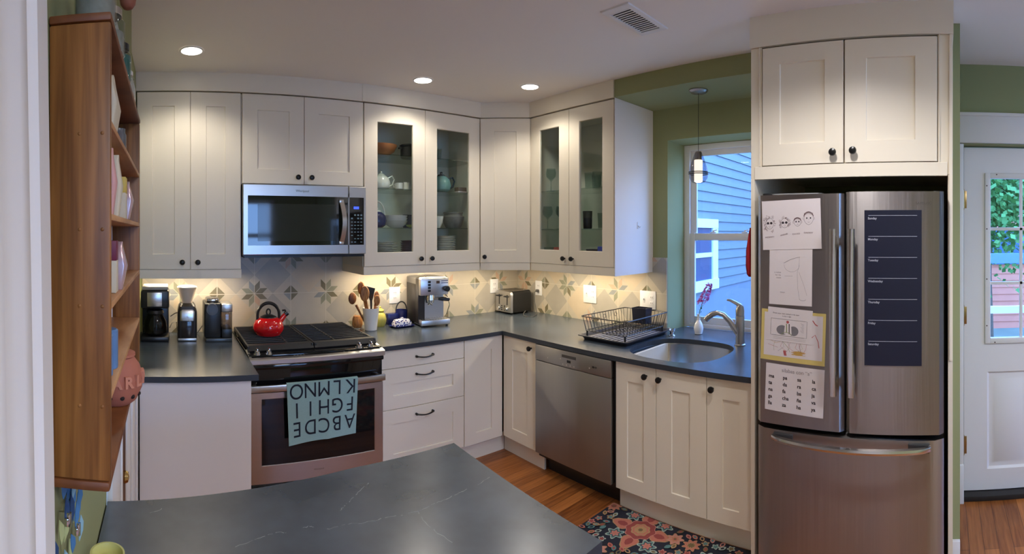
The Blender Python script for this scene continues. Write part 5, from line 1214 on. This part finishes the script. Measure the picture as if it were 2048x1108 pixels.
def mugp(label, loc, r=0.026, h=0.045, mt_=CERW, group=None, rz=PI):
    c = thing('cup', label, 'cup', loc, rz, group)
    m = MB(); m.lathe([(r*0.8, 0), (r, 0.006), (r, h), (r-0.003, h), (r-0.004, 0.008), (0.001, 0.006)], n=20); obj('body', m, mt_, c)
    m = MB(); m.tube([(r-0.002, 0, h*0.8), (r+0.013, 0, h*0.75), (r+0.013, 0, h*0.35), (r-0.002, 0, h*0.2)], 0.003, 6); obj('handle', m, mt_, c)
mugp('small white cup right of the white teapot', (-1.322, -0.30, Z2)); mugp('small white cup nearest the right door stile, second shelf', (-1.245, IY, Z2), 0.023, 0.056)
teapot('blue and white teapot with looped top handle on the third shelf', (-1.470, IY, Z3), BLUEG, 1.05, 0, CERW, True)
b0 = None
for k in range(3): 
    o = bowl('bowl', 0.084, 0.050, CERW if k else CREAM, ('lowest of the wide white bowls stacked on the third shelf', 'middle of the wide white bowls stacked on the third shelf', 'topmost of the wide white bowls stacked on the third shelf')[k], 'bowl', (-1.312, -0.23, Z3+0.018*k), 'wide bowls stacked on the third shelf')
bowl('dish', 0.045, 0.020, mat('lime_glaze', S(176, 184, 70), 0.25, noise=0.1), 'small lime yellow dish on the third shelf', 'dish', (-1.225, -0.31, Z3))
m = MB(); m.lathe([(0.03, 0), (0.034, 0.005), (0.036, 0.095), (0.033, 0.095), (0.030, 0.01), (0.001, 0.008)], n=20); single('tumbler', m, DARKC, 'dark tumbler behind the lime yellow dish', 'cup', (-1.188, -0.17, Z3))
ORD = ['', 'second', 'third', 'fourth', 'fifth', 'sixth', 'seventh', 'eighth', 'ninth', 'tenth', 'eleventh', 'twelfth', 'thirteenth']
def stack(n, r, h, dz, mt_, cx_, cy_, z0, word_, grp, name='plate'):
    m = MB(); m.lathe([(r*0.55, 0), (r*0.62, 0.003), (r, h), (r-0.003, h+0.001), (r*0.60, 0.006), (0.001, 0.005)], n=32)
    o = single(name, m, mt_, word_.replace('#', 'lowest'), name, (cx_, cy_, z0), group=grp)
    for k in range(1, n):
        q = o.copy(); COL.objects.link(q); q['label'] = word_.replace('#', 'topmost' if k == n-1 else ORD[k]+' from the bottom'); q.location = (cx_+random.uniform(-.001, .001), cy_, z0+dz*k)
stack(12, 0.095, 0.012, 0.0115, CERW, -1.410, -0.25, Z0, 'white plate, # of the stack at the left, glass cabinet floor', 'white plates stacked bottom left')
stack(9, 0.070, 0.026, 0.015, REDB, -1.215, -0.26, Z0, 'dark red bowl, # of the stack right of the white plates', 'dark red bowls stacked at the bottom', 'bowl')
teapot('teal glazed teapot behind the right glass door', (-0.950, -0.25, Z2), TEAL, 1.15, 0, mat('teal_dark', S(40, 56, 74), 0.2, noise=0.1))
m = MB(); m.box(-0.038, 0.038, -0.03, 0.03, 0.0, 0.010, 0.001); m.m = 1; m.box(-0.036, 0.036, -0.028, 0.028, 0.0105, 0.040, 0.002)
single('small_box', m, [PAPER, mat('box_brown', S(92, 76, 64), 0.7, noise=0.1)], 'small brown box right of the teal teapot', 'box', (-0.800, -0.28, Z2))
bowl('bowl', 0.048, 0.085, CERW, 'deep white bowl left of the grey patterned crock', 'bowl', (-0.998, -0.27, Z3))
m = MB(); m.lathe([(0.052, 0), (0.060, 0.006), (0.080, 0.06), (0.083, 0.085), (0.070, 0.092), (0.070, 0.108), (0.074, 0.110), (0.074, 0.116), (0.010, 0.120)], n=32)
single('lidded_crock', m, mat('grey_crock', S(110, 108, 106), 0.4, noise=0.35, scale=70), 'grey patterned crock with lid on the third shelf', 'crock', (-0.845, -0.25, Z3))
stack(14, 0.085, 0.014, 0.0125, CERW, -0.930, -0.26, Z0, 'white plate, # of the tall stack behind the right glass door', 'white plates stacked bottom right')
m = MB(); m.lathe([(0.02, 0), (0.024, 0.004), (0.030, 0.085), (0.028, 0.085), (0.021, 0.006), (0.001, 0.005)], n=20); single('drinking_glass', m, JARG, 'clear glass on the top shelf behind the right glass door', 'glass', (-0.985, -0.26, Z1))
# glasses in the sink-side cabinet
def wineglass(loc, label, grp):
    m = MB(); m.lathe([(0.034, 0), (0.034, 0.002), (0.004, 0.006), (0.003, 0.070), (0.010, 0.078), (0.034, 0.105), (0.038, 0.130), (0.032, 0.165), (0.0305, 0.165), (0.036, 0.130), (0.032, 0.107), (0.001, 0.082)], n=24)
    return single('wine_glass', m, JARG, label, 'wine glass', loc, group=grp)
g = 'stemmed glasses in the sink-side cabinet'
w0 = wineglass((-0.34, -0.735, 1.5555), 'clear stemmed wine glass behind the narrow left door of the sink-side cabinet', g)
for x, y, z, lb in ((-0.30, -0.83, 1.5555, 'clear wine glass on the middle shelf, right side of the left narrow door'), (-0.20, -0.74, 1.5555, 'clear wine glass at the back of the middle shelf'), (-0.33, -0.76, 1.8305, 'clear wine glass on the upper shelf, front left'), (-0.25, -0.85, 1.8305, 'clear wine glass on the upper shelf, right of another')):
    q = w0.copy(); COL.objects.link(q); q.location = (x, y, z); q['label'] = lb
m = MB(); m.lathe([(0.026, 0), (0.028, 0.004), (0.033, 0.105), (0.031, 0.105), (0.026, 0.008), (0.001, 0.006)], n=22)
g = 'clear tumblers in the sink-side cabinet'
t0 = single('drinking_glass', m, JARG, 'clear tumbler at the front left of the upper shelf', 'glass', (-0.33, -1.13, 1.8305), group=g)
for x, y, z, lb in ((-0.22, -1.10, 1.8305, 'clear tumbler at the back left of the upper shelf'), (-0.30, -1.22, 1.5555, 'clear tumbler on the middle shelf, right of the dark tumbler'), (-0.31, -1.30, 1.5555, 'clear tumbler at the right end of the middle shelf'), (-0.20, -1.20, 1.5555, 'clear tumbler behind the others on the middle shelf'), (-0.2, -1.30, 1.5555, 'clear tumbler in the back right corner, middle shelf'), (-0.34, -1.21, 1.8305, 'clear tumbler on the upper shelf beside the dark ornament')):
    q = t0.copy(); COL.objects.link(q); q.location = (x, y, z); q['label'] = lb
m = MB(); m.lathe([(0.028, 0), (0.030, 0.004), (0.033, 0.120), (0.030, 0.120), (0.027, 0.008), (0.001, 0.006)], n=22); single('tumbler', m, mat('dark_tumbler', S(56, 56, 56), 0.25, noise=0.05), 'dark opaque tumbler behind the right door, middle shelf', 'cup', (-0.33, -1.115, 1.5555))
m = MB(); m.lathe([(0.022, 0), (0.026, 0.005), (0.030, 0.075), (0.020, 0.10), (0.020, 0.125), (0.001, 0.126)], n=20); single('pepper_mill', m, DARKC, 'dark ornament on the upper shelf at the far right', 'ornament', (-0.30, -1.275, 1.8305))
m = MB(); m.box(-0.05, 0.05, -0.04, 0.04, 0, 0.098, 0.004); single('red_tin', m, mat('tin_red', S(150, 56, 48), 0.4, noise=0.05), 'red tin on the cabinet floor behind the left narrow glass door', 'tin', (-0.32, -0.865, Z0+0.0005))
m = MB(); m.box(-0.05, 0.05, -0.035, 0.035, 0, 0.110, 0.004); single('blue_box', m, mat('box_blue', S(38, 62, 170), 0.4, noise=0.05), 'bright blue box on the cabinet floor behind the rightmost glass door', 'box', (-0.32, -1.27, Z0+0.0005))
bowl('glass_bowl', 0.045, 0.095, JARG, 'small clear bowl beside the red tin', 'bowl', (-0.33, -0.745, Z0+0.0005))
bowl('dark_bowl', 0.042, 0.090, DARKC, 'small dark bowl left of the bright blue box', 'bowl', (-0.33, -1.155, Z0+0.0005))

# ================================================================== spice rack on the left wall
RY0, RY1 = -2.690, -2.085; RX0, RX1 = XL+0.001, -2.917
c = thing('wall_shelf', 'brown stained pine wall shelf with jars, in the left foreground', 'shelf', (XL, RY0, 1.19))
o3 = lambda x, y, z: (x-XL, y-RY0, z-1.19)
def rbox(m, x0, x1, y0, y1, z0, z1, b=0.002): a = o3(x0, y0, z0); q = o3(x1, y1, z1); m.box(a[0], q[0], a[1], q[1], a[2], q[2], b)
m = MB(); rbox(m, RX0, RX1, RY0, RY0+0.012, 1.203, 1.800, 0.003)
for y_, zz in ((-0.045, 1.655), (-0.015, 1.655), (-0.045, 1.53), (-0.015, 1.53), (-0.045, 1.43), (-0.015, 1.43), (-0.045, 1.30), (-0.015, 1.30)):
    a = o3(RX1+y_+0.004, RY0, zz); m.sph(a, (0.0025, 0.0012, 0.0025), 8, 6)
obj('side_board', m, RACKW, c)
m = MB(); rbox(m, RX0, RX1, RY1-0.012, RY1, 1.203, 1.800, 0.003); obj('side_board', m, RACKW, c)
m = MB(); rbox(m, RX0, RX0+0.008, RY0+0.012, RY1-0.012, 1.203, 1.800, 0.001); obj('back_board', m, RACKW, c)
m = MB(); rbox(m, RX0, RX1+0.001, RY0-0.002, RY1+0.002, 1.8005, 1.812, 0.003); obj('top_board', m, RACKD, c)
m = MB(); rbox(m, RX0, RX1-0.001, RY0-0.001, RY1+0.001, 1.189, 1.2025, 0.004); obj('bottom_board', m, RACKD, c)
SHZ = (1.315, 1.433, 1.551, 1.674)
RACKS = wood('pine_shelf', S(164, 110, 64), S(208, 158, 108), 5, (6, 1, 6), 0.45)
for z in SHZ: m = MB(); rbox(m, RX0+0.009, RX1, RY0+0.0125, RY1-0.0125, z-0.009, z, 0.002); obj('shelf_board', m, RACKS, c)
# jars on top
def jar(label, x, y, z, r, h, content, lidm, fill=0.7):
    c = thing('glass_jar', label, 'jar', (x, y, z), 0)
    m = MB(); m.lathe([(r*0.9, 0), (r, 0.004), (r, h*0.72), (r*0.75, h*0.84), (r*0.75, h*0.86)], n=24, cap1=False); obj('body', m, JARG, c)
    if content: m = MB(); m.lathe([(r*0.84, 0.003), (r*0.92, 0.006), (r*0.92, h*0.72*fill), (0.001, h*0.72*fill+0.002)], n=24); obj('contents', m, content, c)
    m = MB(); m.lathe([(r*0.80, h*0.86), (r*0.82, h*0.88), (r*0.82, h), (r*0.78, h+0.001), (0.001, h+0.001)], n=24); obj('lid', m, lidm, c)
GREY = mat('jar_contents_grey', S(150, 146, 136), 0.8, noise=0.3, scale=90); BEANS = mat('jar_contents_green', S(44, 104, 96), 0.5, noise=0.35, scale=60)
JX = -2.955
jar('large clear glass jar standing nearest on top of the pine shelf', -2.945, -2.640, 1.8125, 0.030, 0.095, GREY, NICKEL)
jar('clear glass jar with metal lid, second on top of the shelf', -2.941, -2.520, 1.8125, 0.027, 0.078, GREY, NICKEL)
jar('glass jar of teal contents with black lid on the shelf top', -2.939, -2.385, 1.8125, 0.025, 0.072, BEANS, BLACK, 0.95)
jar('small clear jar with white tag at the far end of the shelf top', -2.939, -2.270, 1.8125, 0.023, 0.058, mat('jar_contents_white', S(206, 196, 184), 0.8, noise=0.2, scale=60), TRIM)
m = MB(); m.lathe([(0.004, 0.0), (0.009, 0.002), (0.014, 0.009), (0.016, 0.022), (0.012, 0.040), (0.003, 0.050)], n=24); m.cyl((0, 0, 0.048), (0, 0, H-1.937-0.001), 0.001, n=6)
single('hanging_ornament', m, mat('terracotta_ornament', S(150, 92, 72), 0.6, noise=0.1), 'terracotta ornament hanging on a string from the ceiling above the shelf', 'ornament', (-2.918, -2.42, 1.937))
# shelf contents
PK = mat('pack_pink', S(214, 160, 158), 0.5, noise=0.1); CRM = mat('pack_cream', S(210, 200, 176), 0.6, noise=0.1); FOIL = mat('pack_foil', S(200, 170, 170), 0.25, metal=0.5, noise=0.3, scale=40)
YEL = mat('box_yellow', S(212, 186, 90), 0.6, noise=0.08); MAG = mat('box_magenta', S(112, 26, 60), 0.5, noise=0.1); BLU = mat('can_blue', S(92, 130, 178), 0.35, noise=0.2, scale=50)
def pack(label, cat, name, x, y, z, dx, dy, dz, mt_, mt2=None, bulge=0.0, rz=0):
    m = MB()
    if bulge: m.loft([rr(dx/2, dy/2, 0, 0.004), rr(dx/2+bulge, dy/2+bulge*0.5, dz*0.5, 0.006), rr(dx/2, dy/2, dz*0.9, 0.004), rr(dx/2, dy/8, dz, 0.001)])
    else:
        m.box(-dx/2, dx/2, -dy/2, dy/2, 0, dz if not mt2 else dz*0.62, 0.001)
        if mt2: m.m = 1; m.box(-dx/2, dx/2, -dy/2, dy/2, dz*0.62, dz, 0.001)
    return single(name, m, [mt_]+([mt2] if mt2 else []), label, cat, (x, y, z), rz)
pack('cream paper bag on the uppermost inner shelf of the pine shelf', 'bag', 'paper_bag', -2.950, -2.560, 1.6745, 0.045, 0.06, 0.095, CRM, bulge=0.008)
m = MB(); m.lathe([(0.014, 0), (0.015, 0.003), (0.015, 0.040), (0.013, 0.044), (0.013, 0.052), (0.001, 0.053)], n=18); single('spice_bottle', m, mat('bottle_dark', S(90, 92, 96), 0.3, noise=0.3, scale=60), 'small spice bottle behind the cream bag', 'bottle', (-2.940, -2.375, 1.6745))
pack('pink and cream packet standing on the second inner shelf', 'packet', 'food_packet', -2.950, -2.595, 1.5515, 0.050, 0.022, 0.100, PK, bulge=0.006)
pack('cream packet behind the pink one on the second inner shelf', 'packet', 'food_packet', -2.945, -2.560, 1.5515, 0.050, 0.022, 0.095, CRM, bulge=0.006)
pack('cream box with yellow top on the second inner shelf', 'box', 'tea_box', -2.946, -2.430, 1.5515, 0.052, 0.030, 0.075, CRM, YEL)
pack('crumpled foil packet right of the yellow-topped box', 'packet', 'food_packet', -2.943, -2.385, 1.5515, 0.050, 0.018, 0.072, FOIL, bulge=0.008)
pack('cream box with magenta top on the third inner shelf', 'box', 'tea_box', -2.950, -2.560, 1.4335, 0.055, 0.030, 0.080, CRM, MAG)
pack('open pink foil packet beside the magenta-topped box', 'packet', 'food_packet', -2.943, -2.520, 1.4335, 0.050, 0.018, 0.078, FOIL, bulge=0.008)
# cans on the fourth shelf
for k, (y, lb) in enumerate(((-2.645, 'nearest small blue printed can on the fourth inner shelf'), (-2.600, 'middle small blue printed can on the fourth inner shelf'), (-2.557, 'farthest small blue printed can on the fourth inner shelf'))):
    m = MB(); m.lathe([(0.018, 0), (0.0185, 0.002), (0.0185, 0.058), (0.016, 0.060), (0.001, 0.060)], n=20); single('tin_can', m, BLU, lb, 'can', (-2.946+0.003*k, y, 1.3155), 0, 'blue cans on the pine shelf')
c = thing('garlic_pot', 'terracotta garlic keeper with raised letters and holes on the lowest shelf', 'pot', (-2.944, -2.385, 1.203))
TC = mat('terracotta', S(172, 104, 84), 0.75, noise=0.12, scale=30, bump=0.2)
m = MB(); m.lathe([(0.030, 0), (0.040, 0.008), (0.050, 0.030), (0.052, 0.048), (0.046, 0.070), (0.036, 0.084), (0.030, 0.090)], n=30); obj('body', m, TC, c)
m = MB(); m.lathe([(0.037, 0.0895), (0.037, 0.094), (0.026, 0.098), (0.008, 0.100)], n=24); obj('lid', m, TC, c)
m = MB()
for k, ch in enumerate('GARLIC'):
    a = -1.88+0.44*k; r_ = 0.0515; xd = Vector((-math.sin(a), math.cos(a), 0)); 
    m.text(ch, 0.028, (r_*math.cos(a), r_*math.sin(a), 0.040), xd, (0, 0, 1), align='CENTER', off=-0.001, bold=0.0012, ext=0.004)
obj('letters', m, mat('terracotta_pale', S(198, 132, 108), 0.75, noise=0.1), c, False, False)
m = MB()
for k in range(5):
    a = -2.2+0.5*k; m.sph((0.0445*math.cos(a), 0.0445*math.sin(a), 0.020), 0.0045, 10, 8)
obj('holes', m, mat('hole_dark', (0.02, 0.012, 0.01, 1), 0.9, noise=0.1), c)

# wall ornament below the shelf: leaf-shaped pieces on clips
c = thing('wall_ornament', 'blue and pale green leaf-shaped ornament with metal clips on the wall under the shelf', 'ornament', (XL+0.001, -2.60, 1.15))
LM = [mat('leaf_blue', S(70, 120, 170), 0.5, noise=0.15), mat('leaf_navy', S(36, 66, 110), 0.5, noise=0.1), mat('leaf_pale', S(176, 186, 132), 0.6, noise=0.1), mat('leaf_sky', S(140, 180, 198), 0.5, noise=0.1)]
rnd = random.Random(11)
for k in range(34):
    m = MB(); y = rnd.uniform(-0.09, 0.11); z = rnd.uniform(-0.12, 0.025); ln = rnd.uniform(0.030, 0.050); wd = 0.012; a = rnd.uniform(-0.45, 0.35); x = rnd.uniform(0.004, 0.018)
    if y > 0.11+z*0.7: continue
    d_ = Vector((rnd.uniform(-0.05, 0.05), math.sin(a), math.cos(a))).normalized(); w_ = Vector((0.35, 0.9, 0)).normalized()
    pts = [Vector((x, y, z))+d_*ln*t+w_*wd*s_ for t, s_ in ((-0.5, 0), (-0.2, 0.8), (0.15, 0.8), (0.5, 0), (0.15, -0.2), (-0.2, -0.2))]
    nn = d_.cross(w_)*0.0006; m.loft([[p-nn for p in pts], [p+nn for p in pts]]); obj('leaf', m, LM[rnd.randrange(4)], c, False)
for y, z in ((0.075, -0.030), (0.03, -0.085), (-0.04, -0.03)):
    m = MB(); m.box(0.012, 0.018, y-0.010, y+0.010, z-0.006, z+0.006, 0.002); m.box(0.002, 0.020, y-0.002, y+0.002, z-0.010, z+0.010); obj('clip', m, CHROME, c)
# yellow glass on the peninsula
m = MB(); m.lathe([(0.024, 0), (0.026, 0.004), (0.031, 0.093), (0.0315, 0.095), (0.028, 0.095), (0.024, 0.080), (0.001, 0.079)], n=32)
single('tumbler', m, mat('yellow_cup', S(196, 194, 124), 0.2, noise=0.04), 'pale yellow cup on the peninsula at the lower left', 'cup', (-2.953, -2.445, CT))

# ================================================================== rug
def rug():
    m = MB(); x0, x1, y0, y1 = -1.45, -0.665, -2.485, -1.605; m.box(x0, x1, y0, y1, 0.0005, 0.006, 0.002)
    rnd = random.Random(21); zz = [0.0062]
    def blob(pts, mi):
        P = [(x, y) for x, y in pts]
        P = clip([(x, y) for x, y in P], x0+0.004, x1-0.004, y0+0.004, y1-0.004)
        if P: zz[0] += 0.0000004; m.m = mi; m.face([(x, y, zz[0]) for x, y in P])
    def flower(cx_, cy_, r, cols, np_=8, a0=0.0, depth=0.28):
        for li, (f, mi) in enumerate(cols):
            N = np_*8; zz[0] += 0.00002
            blob([(cx_+r*f*(1-depth*(0.5-0.5*math.cos(np_*(2*PI*k/N))))*math.cos(a0+2*PI*k/N), cy_+r*f*(1-depth*(0.5-0.5*math.cos(np_*(2*PI*k/N))))*math.sin(a0+2*PI*k/N)) for k in range(N)], mi)
    def leaf(cx_, cy_, ln, a, mi, mi2=None):
        for f, q in ((1, mi), (0.55, mi2)):
            if q is None: continue
            zz[0] += 0.00001
            d = (math.cos(a), math.sin(a)); n_ = (-d[1], d[0])
            blob([(cx_+d[0]*ln*f*t+n_[0]*ln*0.30*f*s_, cy_+d[1]*ln*f*t+n_[1]*ln*0.30*f*s_) for t, s_ in ((-0.5, 0), (-0.25, 0.8), (0.05, 1), (0.35, 0.6), (0.5, 0), (0.35, -0.6), (0.05, -1), (-0.25, -0.8))], q)
    def medallion(cx_, cy_, s_):
        for k in range(4):
            a = k*PI/2+0.05; q = 0.118*s_; leaf(cx_+q*math.cos(a), cy_+q*math.sin(a), 0.150*s_, a, 3, None); flower(cx_+q*math.cos(a), cy_+q*math.sin(a), 0.056*s_, [(1, 3), (0.9, 2), (0.5, 1)], 3, a, 0.2); leaf(cx_+q*math.cos(a), cy_+q*math.sin(a), 0.130*s_, a, 2, 1)
        flower(cx_, cy_, 0.092*s_, [(1, 7), (0.95, 1), (0.62, 3), (0.52, 2), (0.40, 3), (0.15, 5)], 8, 0.2, 0.12)
        for k in range(4):
            a = PI/4+k*PI/2+0.05; x, y = cx_+0.145*s_*math.cos(a), cy_+0.145*s_*math.sin(a)
            flower(x, y, 0.056*s_, [(1, 6), (0.84, 4), (0.62, 0), (0.50, 7), (0.28, 2)], 6, a, 0.40)
    for cx_, cy_ in ((-0.785, -1.875), (-0.90, -2.36), (-1.26, -2.05)): medallion(cx_, cy_, 0.92)
    centers = [(-0.785, -1.875), (-0.90, -2.36), (-1.26, -2.05)]
    for k in range(9000):
        x, y = rnd.uniform(x0+0.02, x1-0.02), rnd.uniform(y0+0.02, y1-0.02)
        if min(math.hypot(x-a, y-b) for a, b in centers) < 0.185: continue
        t = rnd.random()
        rad = 0.046 if t < 0.18 else (0.021 if t < 0.5 else 0.014)
        if any(math.hypot(x-a, y-b) < rad+c_ for a, b, c_ in placed): continue
        placed.append((x, y, rad))
        if t < 0.18: flower(x, y, 0.048, [(1, 3), (0.88, rnd.choice((1, 2, 7))), (0.55, 3), (0.42, rnd.choice((1, 2, 5))), (0.2, 5)], rnd.choice((7, 8, 9)), rnd.random()*3, 0.35)
        elif t < 0.5: flower(x, y, 0.022, [(1, rnd.choice((2, 3, 6, 7))), (0.65, rnd.choice((1, 5, 4)))], 5, rnd.random()*3, 0.4)
        else: leaf(x, y, 0.042, rnd.random()*6.28, rnd.choice((4, 6, 7, 3, 2, 5)), rnd.choice((0, 4, 5, 1)))
    return m
placed = []
RC = [mat('rug_navy', S(30, 32, 46), 0.95, noise=0.25, scale=150, bump=0.3), mat('rug_red', S(142, 66, 62), 0.95, noise=0.2, scale=150), mat('rug_coral', S(182, 108, 90), 0.95, noise=0.2, scale=150), mat('rug_tan', S(172, 134, 96), 0.95, noise=0.2, scale=150),
      mat('rug_teal', S(86, 122, 120), 0.95, noise=0.2, scale=150), mat('rug_olive', S(112, 94, 62), 0.95, noise=0.2, scale=150), mat('rug_pale', S(160, 170, 158), 0.95, noise=0.2, scale=150), mat('rug_rose', S(186, 124, 112), 0.95, noise=0.2, scale=150)]
single('rug', rug(), RC, 'navy floral kitchen rug in front of the sink cabinet', 'rug', smooth=False, recalc=False)

# ================================================================== outside
GRD = mat('garden_ground', S(120, 128, 110), 0.95, noise=0.3, scale=2)
m = MB(); m.box(0.32, 40, -40, 30, -0.75, -0.70); o = struct('ground', m, GRD, False)
def siding(m, x0, x1, y, z0, z1, ex=0.135, flip=1):
    z = z0; k = 0
    while z < z1-1e-6:
        zt_ = min(z+ex, z1); m.loft([[(x0, y, z), (x0, y-flip*0.022, z), (x0, y-flip*0.004, zt_), (x0, y, zt_)], [(x1, y, z), (x1, y-flip*0.022, z), (x1, y-flip*0.004, zt_), (x1, y, zt_)]])
        if zt_ > 0: pass
        z += ex; k += 1
c = thing('neighbour_house', 'grey clapboard house wall seen through the kitchen window', 'house', (1.4, -0.2, -0.7))
SID = mat('clapboard_grey', S(122, 128, 134), 0.8, noise=0.12, scale=5, stretch=(1, 1, 6)); FOUND = mat('foundation', S(124, 130, 142), 0.9, noise=0.08, scale=4)
m = MB(); siding(m, 0.0, 6.6, 0.0, 1.45, 6.5); obj('clapboard_wall', m, SID, c, False)
m = MB(); m.box(0.0, 6.6, 0.0, 0.25, 0.0, 6.5); obj('foundation', m, FOUND, c, False)
NW = mat('bright_trim', S(225, 225, 225), 0.6, noise=0.01)
m = MB(); a, b, z0, z1 = 0.95, 2.02, 1.45, 2.42
m.box(b-0.16, b, -0.06, -0.0225, z0, z1); m.box(a, a+0.14, -0.06, -0.0225, z0, z1); m.box(a, b, -0.065, -0.0225, z1-0.12, z1); m.box(a, b, -0.075, -0.0225, z0, z0+0.14); m.box(a+0.14, b-0.16, -0.05, -0.0225, 1.90, 1.96)
wn_ = obj('window', m, NW, c, False)
m = MB(); m.box(a+0.14, b-0.16, -0.035, -0.0225, z0+0.14, z1-0.12); obj('pane', m, mat('house_pane', (0.05, 0.09, 0.16, 1), 0.08, noise=0.05), wn_, False)
# garden seen through the back door
c = thing('red_house', 'pinkish red clapboard house seen through the back door glass', 'house', (8.6, -6.0, -0.7))
m = MB(Matrix.Rotation(-PI/2, 4, 'Z')); siding(m, -6.0, 6.0, 0.0, 0.0, 5.0, 0.16)
obj('clapboard_wall', m, mat('clapboard_red', S(220, 132, 104), 0.8, noise=0.1, scale=5), c, False)
m = MB(); m.box(0.0, 0.3, -6, 6, 0, 5.2); obj('wall_core', m, MAT['clapboard_red'], c, False)
m = MB(); m.box(-0.08, -0.03, 0.6, 1.5, 1.5, 2.3); obj('window', m, mat('house_pane2', (0.06, 0.12, 0.2, 1), 0.1, noise=0.05), c, False)
c = thing('porch_railing', 'white porch railing outside the back door', 'railing', (1.6, -4.2, -0.7))
m = MB(); m.box(-0.03, 0.03, -1.5, 1.5, 1.50, 1.56); m.box(-0.03, 0.03, -1.5, 1.5, 0.9, 0.95); obj('rail', m, TRIM, c, False)
for k in range(2):
    m = MB(); y = -1.5+3.0*k; m.box(-0.05, 0.05, y-0.05, y+0.05, 0, 1.7); obj('post', m, TRIM, c, False)
m = MB(); m.box(0.5, 0.56, -1.5, 1.5, 1.92, 2.02); obj('upper_beam', m, mat('beam_blue', S(110, 140, 170), 0.7, noise=0.1), c, False)
def tree(x, y, h, r, label, seed, n=5200):
    rnd = random.Random(seed); c = thing('tree', label, 'tree', (x, y, -0.7))
    m = MB(); m.tube([(0, 0, 0), (0.05, 0.02, h*0.4), (0.0, -0.05, h*0.8)], [0.11, 0.08, 0.03], 8)
    for k in range(7): a = rnd.random()*6.28; z = h*(0.35+0.06*k); m.tube([(0, 0, z), (math.cos(a)*r*0.5, math.sin(a)*r*0.5, z+r*0.3), (math.cos(a)*r*0.8, math.sin(a)*r*0.8, z+r*0.35)], [0.035, 0.02, 0.008], 5)
    obj('trunk', m, mat('bark', S(90, 74, 60), 0.9, noise=0.3, scale=20), c)
    m = MB()
    for k in range(n):
        u = rnd.gauss(0, 0.42); v = rnd.gauss(0, 0.42); w_ = rnd.gauss(0, 0.42); p = Vector((u*r, v*r, h*0.72+w_*r*1.1)); s_ = rnd.uniform(0.06, 0.12)
        d_ = Vector((rnd.uniform(-1, 1), rnd.uniform(-1, 1), rnd.uniform(-1, 0.6))).normalized()*s_; sd = d_.orthogonal().normalized()*s_*0.45
        m.face([p, p+d_*0.5+sd, p+d_, p+d_*0.5-sd])
    f = obj('foliage', m, mat('foliage_green', S(84, 132, 62), 0.7, noise=0.35, scale=1.5), c, False, False); return c
tree(4.8, -4.05, 4.0, 1.1, 'leafy green tree outside the back door window', 4)
